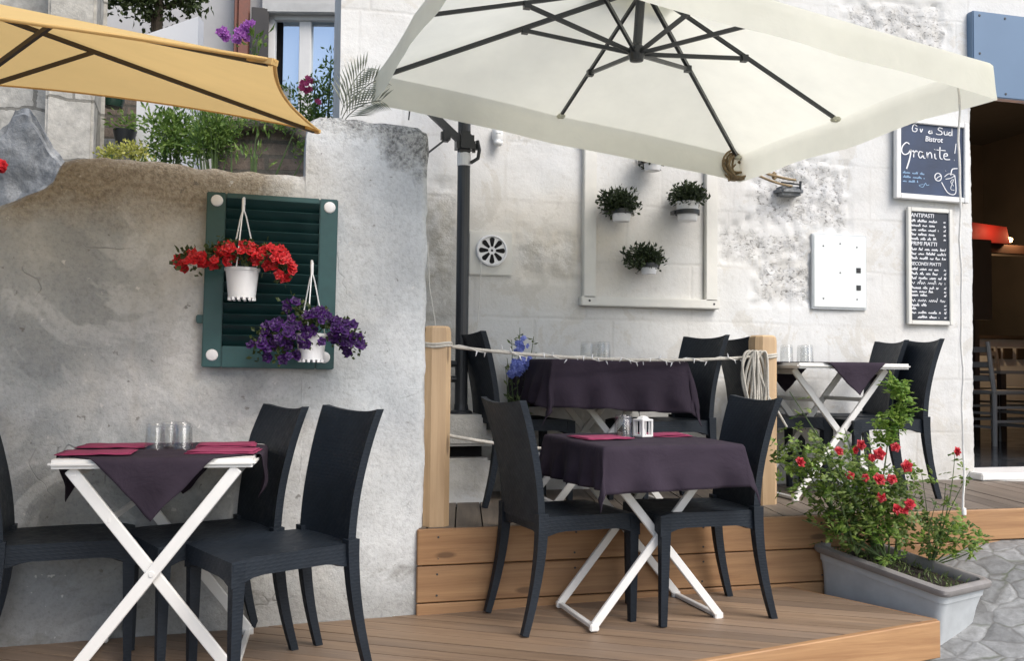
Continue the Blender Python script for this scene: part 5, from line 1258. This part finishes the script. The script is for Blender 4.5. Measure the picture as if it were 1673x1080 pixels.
bm = B()
for _ in range(230):
    x, y = random.uniform(-hx, hx), random.uniform(-hy, hy); leaf(bm, Vector((x, y, ZR * .87)), rv() + Vector((0, 0, 1.0)), rv(), random.uniform(.02, .05), .008)
wd_ = obj('weeds', bm, 'leaf_olive', None, 0, recalc=False); wd_.location = pt.location; wd_.rotation_euler = pt.rotation_euler; tag(wd_, 'low scrubby greenery covering the soil of the grey trough planter', 'weeds')

# blue flowered plant behind the rope table, and its white pot
bp = on_z(862, 742, ZU); yb_ = 4.72; bx = on_y(850, 640, yb_)
fp = thing('blue_flower_plant', 'potted plant with blue flowers between a dark chair and the upper dark cloth', 'potted plant', (bx.x, yb_, ZU))
bm = B(); lathe(bm, [(0, 0), (.085, 0), (.115, .22), (.125, .22), (.125, .25), (.11, .25), (.105, .22), (0, .21)], 24); obj('pot', bm, 'white_plastic', fp, 40)
bm = B(); bl = B(); bfl = B()
def Qb(px, py): return on_y(px, py, yb_ - .02) - Vector(fp.location)
for (x, y, n) in ((848, 535, 14), (832, 555, 12), (866, 550, 12), (874, 575, 10), (828, 585, 10), (835, 615, 16), (856, 610, 12), (838, 640, 12), (845, 670, 14), (862, 660, 12), (820, 600, 6)):
    tip = Qb(x, y); tip.y += random.uniform(-.05, .05); pts = [Vector((0, 0, .22)).lerp(tip, k / 8) + Vector((.01 * math.sin(k), 0, 0)) for k in range(9)]; tube(bm, pts, [.004 - .0003 * k for k in range(9)], 5)
    for _ in range(n):
        k = random.randint(2, 7); leaf(bl, pts[k].lerp(pts[k + 1], random.random()), rv() + Vector((0, 0, .5)), rv(), random.uniform(.03, .05), .012)
for (x, y, r, n) in ((846, 597, .055, 40), (838, 606, .04, 20), (856, 590, .035, 16), (848, 562, .035, 12), (842, 572, .02, 6)):
    for _ in range(n): v = rv() * random.random() ** .5; q = Qb(x, y) + Vector((v.x * r, -.06 + v.y * .03, v.z * r)); flower(bfl, q, .017, Vector((v.x, -1, v.z)).normalized(), 1, 5)
obj('stems', bm, 'stem', fp, 50); obj('leaves', bl, 'leaf_olive', fp, 0, recalc=False); obj('flowers', bfl, 'petal_blue', fp, 0, recalc=False)

# palm fronds beside the corner of the white building
pp = thing('palm', 'grey-green palm with spiky fronds at the left corner of the white building', 'palm', (.30, 4.62, 1.55))
fr = B()
for (x0, y0_, x1, y1_, dx) in ((558, 195, 616, 130, .02), (557, 188, 596, 112, .04), (560, 200, 622, 164, .0)):
    a, b_ = on_y(x0, y0_, 4.62) - Vector(pp.location), on_y(x1, y1_, 4.50) - Vector(pp.location); md_ = a.lerp(b_, .5) + Vector((-.02, 0, .05)); pts = [a * (1 - t_) ** 2 + md_ * 2 * t_ * (1 - t_) + b_ * t_ ** 2 for t_ in [k / 14 for k in range(15)]]
    tube(fr, pts, .003, 4)
    for k in range(2, 15):
        d = (pts[k] - pts[k - 1]).normalized()
        for s in (-1, 1):
            sd = d.cross(Vector((0, 1, 0))) * s; leaf(fr, pts[k], d * .8 + sd * .8 + Vector((0, -.15, -.1)), Vector((0, -1, .3)), .13 * (1 - .5 * k / 15) + .02, .010, .1)
obj('fronds', fr, 'leaf_palm', pp, 0, recalc=False)
bm = B(); tube(bm, [(0, 0, 0), (.0, 0, .25), on_y(552, 195, 4.62) - Vector(pp.location)], [.05, .045, .03], 10); obj('trunk', bm, 'bark', pp)

# ------------------------------------------------------------------ behind the grey wall: houses and garden on the terrace
random.seed(5)
def slab(name, mat, px0, py0, px1, py1, d, th, parent=None, zb=None, bev=.0):
    a = at_d(px0, py0, d); b_ = at_d(px1, py1, d); z0 = min(a.z, b_.z) if zb is None else zb; z1 = max(a.z, b_.z); c = (a + b_) / 2; bm = B()
    xl = (Vector((b_.x, b_.y, 0)) - Vector((a.x, a.y, 0))).length
    box(bm, (0, th / 2, (z1 - z0) / 2), (xl, th, z1 - z0), bev=bev); o = obj(name, bm, mat, None, 30 if bev else 0)
    o.location = (c.x, c.y, z0); o.rotation_euler = (0, 0, math.atan2(b_.y - a.y, b_.x - a.x)); return o
def own(o, p):
    bpy.context.view_layer.update(); o.parent = p; o.matrix_parent_inverse = p.matrix_world.inverted(); return o
TZ = 1.5
hs = thing('old_stone_house', 'pale old house of large stone blocks behind the left end of the grey wall', 'house', at_d(40, 300, 6.6).xy.to_3d() + Vector((0, 0, TZ))); bpy.context.view_layer.update()
own(slab('wall', 'ashlar', -700, -260, 78, 300, 6.6, .4, zb=TZ), hs)
own(slab('pilaster', 'ashlar', 86, -260, 150, 300, 6.4, .5, zb=TZ, bev=.02), hs)
own(slab('return_wall', 'ashlar', 145, -260, 168, 300, 6.75, .3, zb=TZ), hs)
own(slab('recess', 'rubble_brick', 160, 60, 232, 300, 7.4, .3, zb=TZ), hs)
jr = at_d(184, 176, 7.0); jg = thing('green_jar', 'dark green glazed jar hanging in the shaded recess of the old stone house', 'jar', (jr.x, jr.y, jr.z)); bm = B()
lathe(bm, [(0, 0), (.07, .005), (.085, .05), (.085, .17), (.06, .20), (.06, .22), (0, .22)], 20); obj('body', bm, 'green_glaze', jg, 40); bm = B(); tube(bm, [(0, 0, .22), (0, 0, .5)], .008, 6); obj('handle', bm, 'dark_metal', jg)
ps = slab('recess_step', 'rock', 160, 226, 228, 300, 7.0, .4, zb=TZ); ps.name = 'stone_step'; tag(ps, 'grey stone step in the shaded recess below the green jar', 'step')
gp = at_d(204, 222, 6.7); bm = B(); lathe(bm, [(0, 0), (.06, 0), (.085, .10), (.075, .10), (0, .09)], 16); o = obj('garden_pot', bm, 'dark_metal', None, 40); o.location = gp - Vector((0, 0, .06)); 
ph = thing('potted_plant', 'small dark pot with a yellow-green plant beside the recess of the old stone house', 'potted plant', o.location); o.name = 'pot'; bpy.context.view_layer.update(); own(o, ph)
bm = B(); foliage(bm, (0, 0, .14), (.08, .08, .06), 120, .05, .02); obj('foliage', bm, 'leaf_shrub', ph, 0, recalc=False)
ww = thing('white_garden_wall', 'bright white garden wall with a sloping top between the old stone house and the grey house', 'wall', at_d(275, 300, 6.9).xy.to_3d() + Vector((0, 0, TZ)))
bm = B(); a = at_d(226, 60, 6.9); b_ = at_d(324, 26, 6.9); ux = Vector((b_.x - a.x, b_.y - a.y, 0)); L_ = ux.length; prism(bm, [(-L_ / 2, 0), (L_ / 2, 0), (L_ / 2, b_.z - TZ), (-L_ / 2, a.z - TZ)], 0, .12, axis='y')
o = obj('masonry', bm, 'white_wall_paint', ww, 0); ww.rotation_euler.z = math.atan2(ux.y, ux.x); m_ = (a + b_) / 2; ww.location = (m_.x, m_.y, TZ)
gh = thing('grey_house', 'grey plastered house with a white window behind the yellow parasol', 'house', at_d(400, 200, 9.2).xy.to_3d() + Vector((0, 0, TZ))); bpy.context.view_layer.update()
D_ = 9.2
own(slab('wall', 'house_plaster', 60, -250, 434, 330, D_, .4, zb=TZ), gh); own(slab('wall', 'house_plaster', 434, -250, 640, 18, D_, .4), gh); own(slab('wall', 'house_plaster', 566, 18, 640, 330, D_, .4, zb=TZ), gh); own(slab('wall', 'house_plaster', 434, 200, 566, 330, D_, .4, zb=TZ), gh)
own(slab('lintel', 'mortar_cap', 428, 2, 580, 21, D_ - .06, .1, bev=.01), gh)
own(slab('drainpipe', 'rust_pipe', 391, -250, 408, 140, D_ - .10, .08, bev=.03), gh)
sx_ = own(slab('shutter', 'dark_shutter_paint', 411, 10, 436, 190, D_ - .10, .06, bev=.006), gh)
bm = B(); wf = None
def wbar(x0, y0_, x1, y1_, dz=.0, th=.07):
    a = at_d(x0, y0_, D_ + .05 + dz); b_ = at_d(x1, y1_, D_ + .05 + dz); c = (a + b_) / 2; r = Matrix.Rotation(-TH, 3, 'Z')
    box(bm, c, (abs(x1 - x0) * D_ / FPX, th, abs(y1_ - y0_) * D_ / FPX), r, bev=.006)
wbar(436, 22, 450, 200); wbar(449, 24, 560, 34); wbar(489, 34, 508, 200, .01); wbar(546, 24, 562, 200); wbar(449, 190, 560, 200)
wf = obj('window', bm, 'white_paint', None, 0); own(wf, gh)
bm = B(); wbar(462, 34, 489, 190, .05, .015); wbar(508, 34, 546, 190, .05, .015); g_ = obj('pane', bm, 'pane', None, 0); own(g_, wf)
bm = B(); wbar(449, 34, 462, 190, .12, .03); g_ = obj('dark_gap', bm, 'black_hole', None, 0); own(g_, wf)
aw = thing('brick_garden_wall', 'low rubble and brick wall with a blind arch just behind the grey wall', 'garden wall', at_d(430, 290, 5.6).xy.to_3d() + Vector((0, 0, TZ))); bpy.context.view_layer.update()
own(slab('masonry', 'rubble_brick', 352, 222, 520, 320, 5.6, .25, zb=TZ), aw)
bm = B(); pts = []
for k in range(15):
    a = PI * k / 14; q = at_d(425 - 78 * math.cos(a), 232 - 34 * math.sin(a), 5.55); pts.append(q)
tube(bm, pts, .055, 8); o = obj('arch_cap', bm, 'rubble_brick', None, 50); own(o, aw)
bm = B(); c0_ = [at_d(352 + 10.4 * k, 226 - 26 * math.sin(PI * k / 14), 5.6) for k in range(15)]
for p, q in zip(c0_, c0_[1:]): box(bm, ((p + q) / 2 + Vector((0, .12, -.05))), ((q - p).length + .02, .2, .14), Matrix.Rotation(-TH, 3, 'Z'))
o = obj('arch_fill', bm, 'rubble_brick', None, 0); own(o, aw)
rk = at_d(40, 275, 5.2); ro = thing('ruined_wall', 'blue-grey weathered broken wall with a ragged point behind the left end of the grey wall', 'wall', (rk.x, rk.y, TZ)); bm = B()
ol = [at_d(x, y, 5.2) - Vector(ro.location) for x, y in ((-260, 232), (-120, 222), (-30, 226), (-8, 214), (12, 196), (18, 176), (32, 170), (45, 173), (52, 186), (64, 203), (76, 226), (92, 246), (104, 262))]
n_ = 110; x0_, x1_ = ol[0].x, ol[-1].x; rows = []
def oz(x):
    for a, b in zip(ol, ol[1:]):
        if x <= b.x: return a.z + (b.z - a.z) * (x - a.x) / (b.x - a.x)
    return ol[-1].z
for i in range(n_ + 1):
    x = x0_ + (x1_ - x0_) * i / n_; h_ = oz(x) + .014 * noise.fractal(Vector((x * 12, 1, 4)), .8, 2, 4); yb2 = -(x) * math.tan(TH); col = []
    for j in range(41): z = h_ * j / 40; col.append(bm.verts.new((x, yb2 + .05 * noise.fractal(Vector((x * 3, z * 3, 2)), .8, 2, 5) + (.04 if z > h_ - .05 else 0), z)))
    col += [bm.verts.new((x, yb2 + .25, h_ - .03)), bm.verts.new((x, yb2 + .28, 0))]; rows.append(col)
for a, b in zip(rows, rows[1:]):
    for j in range(len(a) - 1): bm.faces.new((a[j], b[j], b[j + 1], a[j + 1]))
bm.faces.new(rows[0]); bm.faces.new(rows[-1][::-1]); obj('masonry', bm, 'rock', ro, 45)
rf = at_d(-4, 270, 4.6); r2 = thing('red_flower_plant', 'bright red flower just entering the photo at the left edge above the wall', 'flower', (rf.x, rf.y, TZ)); bm = B()
for _ in range(10): flower(bm, Vector((0, 0, rf.z - TZ)) + rv(.025), .026, Vector((.3, -1, .3)), 2)
obj('flower_head', bm, 'petal_red', r2, 0, recalc=False); bm = B(); tube(bm, [(0, 0, 0), (0, 0, rf.z - TZ)], .006, 6); obj('stem', bm, 'stem', r2)
def bush(name, label, cat, spec, d, leafm, L, W, extra=(), stems=True, up=.4):
    c = at_d((spec[0][0] + spec[0][2]) / 2, spec[0][3], d); t = thing(name, label, cat, (c.x, c.y, TZ)); bm = B(); tr = B()
    for (x0, y0_, x1, y1_, n) in spec:
        a, b_ = at_d(x0, y0_, d), at_d(x1, y1_, d); cc = (a + b_) / 2 - Vector(t.location); rr = ((b_ - a).xy.length / 2, (b_ - a).xy.length / 3 + .05, abs(a.z - b_.z) / 2)
        foliage(bm, cc, rr, n, L, W, up, .05, clump=max(10, n // 9))
        for _ in range(max(5, n // 130) if stems else 1): v = rv() * random.random(); tube(tr, [Vector((random.uniform(-.05, .05), 0, 0)), Vector((cc.x * .6, cc.y, cc.z * .5)), cc + Vector((v.x * rr[0], v.y * rr[1], v.z * rr[2]))], [.012, .008, .003], 5)
    obj('foliage', bm, leafm, t, 0, recalc=False); obj('stems', tr, 'stem', t, 40)
    for (x, y, r, n, m, fs) in extra:
        bf = B()
        for _ in range(n): v = rv() * random.random() ** .5 * r; flower(bf, at_d(x, y, d - .12) - Vector(t.location) + v, fs, (Vector((v.x, -.8, v.z)) + rv(.3)).normalized(), 2, 5)
        obj('flower_head', bf, m, t, 0, recalc=False)
    return t
bush('oleander', 'loose olive-green shrub with long leaves in front of the white garden wall', 'shrub', [(238, 165, 300, 258, 520), (262, 172, 330, 258, 480), (240, 225, 330, 264, 420)], 5.7, 'leaf_shrub', .05, .017, ())
bush('green_shrub', 'dense bright green shrub at the centre of the garden behind the grey wall', 'shrub', [(322, 176, 382, 258, 1300), (312, 215, 350, 260, 400)], 5.4, 'leaf_shrub', .045, .012, up=.7)
bush('yellow_stonecrop', 'low yellow-green cushion plant on top of the grey wall below the recess', 'plant', [(158, 240, 205, 264, 260), (195, 238, 245, 262, 260)], 4.25, 'leaf_yellow', .022, .012)
bush('pink_flowered_climber', 'tall dark bushy climber with a pink bloom in front of the white window', 'climber', [(476, 150, 556, 262, 1100), (500, 118, 552, 190, 260), (532, 74, 550, 140, 90), (456, 130, 500, 190, 110), (470, 200, 505, 270, 240)], 6.2, 'leaf_shrub', .04, .016, ((501, 137, .045, 10, 'petal_pink', .024), (520, 165, .02, 3, 'petal_pink', .02)))
bush('violet_flowered_plant', 'plant with violet flower heads and broad bright green leaves left of the white window', 'plant', [(404, 62, 430, 84, 26)], 6.0, 'leaf_fresh', .075, .024, ((396, 54, .042, 9, 'petal_violet', .030), (366, 54, .04, 8, 'petal_violet', .028), (408, 42, .03, 7, 'petal_violet', .028), (388, 62, .03, 4, 'petal_violet', .024)), up=1.0)
bush('spiky_plant', 'small light green spiky plant in front of the blind brick arch', 'plant', [(406, 240, 426, 262, 34)], 5.2, 'leaf_shrub', .07, .014, up=1.4)
bush('creeper', 'dark green creeper arching over the blind brick arch', 'creeper', [(362, 196, 400, 214, 110), (395, 188, 450, 204, 130), (445, 192, 490, 214, 120), (484, 222, 500, 270, 70)], 5.35, 'leaf_shrub', .03, .014, stems=False)
tc = at_d(262, -60, 8.0); tt = thing('garden_tree', 'dark leafed tree hanging over the white garden wall at the top edge of the photo', 'tree', (tc.x, tc.y, TZ)); bm = B()
for (x, y, rx, rz, n) in ((215, -14, .28, .18, 600), (265, -35, .30, .24, 700), (310, -8, .20, .12, 340), (240, 8, .12, .14, 220), (180, -30, .25, .16, 360), (262, 15, .06, .12, 110)):
    cc = at_d(x, y, 8.0) - Vector(tt.location); foliage(bm, cc, (rx, .25, rz), n, .07, .035, .0, .1)
obj('crown', bm, 'leaf_geranium', tt, 0, recalc=False); bm = B(); tube(bm, [(0, 0, 0), (.02, 0, .8), (-.02, .05, 1.5), (0, 0, tc.z - TZ)], [.07, .06, .05, .03], 10); tube(bm, [(0, .05, 1.5), at_d(250, 20, 8) - Vector(tt.location), at_d(312, -5, 8) - Vector(tt.location)], [.03, .02, .01], 6); obj('trunk', bm, 'bark', tt)

# ------------------------------------------------------------------ inside the doorway
fzr = rz0
def R_at(px, py, y): return on_y(px, py, y)
def ladder_chair(label, loc, rz, grp='chairs inside the doorway'):
    t = thing('wooden_chair', label, 'chair', loc, rz, grp)
    for s in (-1, 1):
        bm = B(); tube(bm, [(s * .20, -.20, 0), (s * .19, -.19, .45), (s * .18, -.25, .90)], [.02, .021, .018], 8); obj('leg', bm, 'grey_wood', t); bm = B(); tube(bm, [(s * .20, .20, 0), (s * .20, .19, .45)], [.018, .021], 8); obj('leg', bm, 'grey_wood', t)
    bm = B(); box(bm, (0, 0, .46), (.44, .43, .035), bev=.012); obj('seat', bm, 'grey_wood', t)
    for z, y in ((.58, -.205), (.70, -.222), (.83, -.24)): bm = B(); box(bm, (0, y, z), (.36, .018, .05), bev=.005); obj('backrest_rail', bm, 'grey_wood', t)
    for z in (.16, .28):
        bm = B(); bar(bm, (-.19, .195, z), (.19, .195, z), .018, .022); bar(bm, (-.19, -.2, z), (.19, -.2, z), .018, .022)
        for s in (-1, 1): bar(bm, (s * .195, -.195, z + .05), (s * .195, .195, z + .05), .018, .022)
        obj('stretcher', bm, 'grey_wood', t, 0)
    return t
ca = R_at(1624, 690, YF + 1.8); lc = ladder_chair('grey wooden ladder-back chair seen side-on just inside the doorway', (ca.x, YF + 1.8, fzr), math.radians(-86))
ca = R_at(1700, 690, YF + 1.8); dup(lc, (ca.x, YF + 1.85, fzr), math.radians(94), 'grey wooden chair inside the doorway, cut off by the right edge of the photo')
ca = R_at(1626, 600, YF + 3.0); dup(lc, (ca.x, YF + 2.9, fzr), PI + .1, 'dark chair back on the far side of the table inside the doorway')
tb_ = thing('dining_table', 'dark table seen inside the doorway above the grey wooden chair', 'table', (R_at(1650, 700, YF + 2.3).x + .25, YF + 2.35, fzr))
bm = B(); box(bm, (0, 0, .635), (1.3, .75, .03), bev=.005); obj('tabletop', bm, 'grey_wood', tb_, 30)
for sx in (-1, 1):
    for sy in (-1, 1): bm = B(); box(bm, (sx * .58, sy * .31, .31), (.055, .055, .62)); obj('leg', bm, 'dark_wood', tb_, 0)
ct = thing('service_counter', 'pale counter with small framed pictures at the back of the dim room', 'counter', (R_at(1660, 600, YF + 3.7).x, YF + 3.8, fzr))
bm = B(); box(bm, (0, 0, .5), (2.4, .5, 1.0)); obj('body', bm, 'white_paint', ct, 0); bm = B(); box(bm, (0, 0, 1.02), (2.46, .56, .04), bev=.005); obj('top', bm, 'dark_wood', ct, 30)
for x in (-.42, -.26, -.08): bm = B(); box(bm, (x, -.26, .84), (.12, .02, .12), bev=.003); obj('picture', bm, 'dark_wood', ct, 0)
cb = thing('wall_cabinet', 'dark upright panel on the left side of the dim room', 'cabinet', (R_at(1600, 470, YF + 2.2).x, YF + 2.2, fzr)); bm = B(); box(bm, (-.05, 0, 1.5), (.30, .1, .75), bev=.005); obj('body', bm, 'dark_wood', cb, 0); bm = B(); box(bm, (-.05, 0, .56), (.05, .05, 1.12)); obj('support', bm, 'dark_wood', cb, 0)
zb_ = R_at(1620, 408, YF + 3.0).z; bmz = thing('ceiling_beam', 'dark beam crossing the dim room below the red lamp', 'beam', (XD + 1.2, YF + 3.0, zb_)); bm = B(); box(bm, (0, 0, 0), (4.6, .16, .10), bev=.01); obj('timber', bm, 'dark_wood', bmz, 0)
lp = R_at(1622, 396, YF + 2.8); la = thing('red_lamp', 'glowing red lamp on the dark beam inside the doorway', 'lamp', (lp.x, YF + 2.95, zb_ + .05))
bm = B(); prism(bm, [(-.24, 0), (.26, 0), (.22, .17), (-.22, .20)], -.10, .10, axis='y'); obj('shade', bm, 'red_shade', la, 0)
bm = B(); lathe(bm, [(0, -.02), (.03, -.01), (.035, .02), (0, .04)], 14, Matrix.Translation((.36, .02, .05))); obj('lamp_bulb', bm, 'bulb_glow', la)
bm = B(); lathe(bm, [(0, -.02), (.03, -.01), (.035, .02), (0, .04)], 14, Matrix.Translation((.08, .25, -.16))); obj('lamp_bulb', bm, 'bulb_glow', la)
for dx, dy, dz, e_, c_ in ((.36, -.10, .10, 7, (1, .5, .25)), (.08, .35, -.22, 22, (1, .70, .40)), (0, -.25, .12, 1.5, (1, .35, .2))):
    L_ = bpy.data.lights.new('room_lamp', 'POINT'); L_.energy = e_; L_.color = c_; L_.shadow_soft_size = .04; o = bpy.data.objects.new('room_lamp', L_); C.objects.link(o); o.location = (lp.x + dx, YF + 2.95 + dy, zb_ + .05 + dz)
sh_ = thing('ceiling_spotlight', 'small dark spotlight under the beam inside the doorway', 'spotlight', (lp.x - .05, YF + 2.9, zb_ - .12)); bm = B(); lathe(bm, [(0, 0), (.03, 0), (.035, .06), (0, .07)], 12, Matrix.Rotation(.6, 4, 'X')); obj('housing', bm, 'black_hole', sh_)
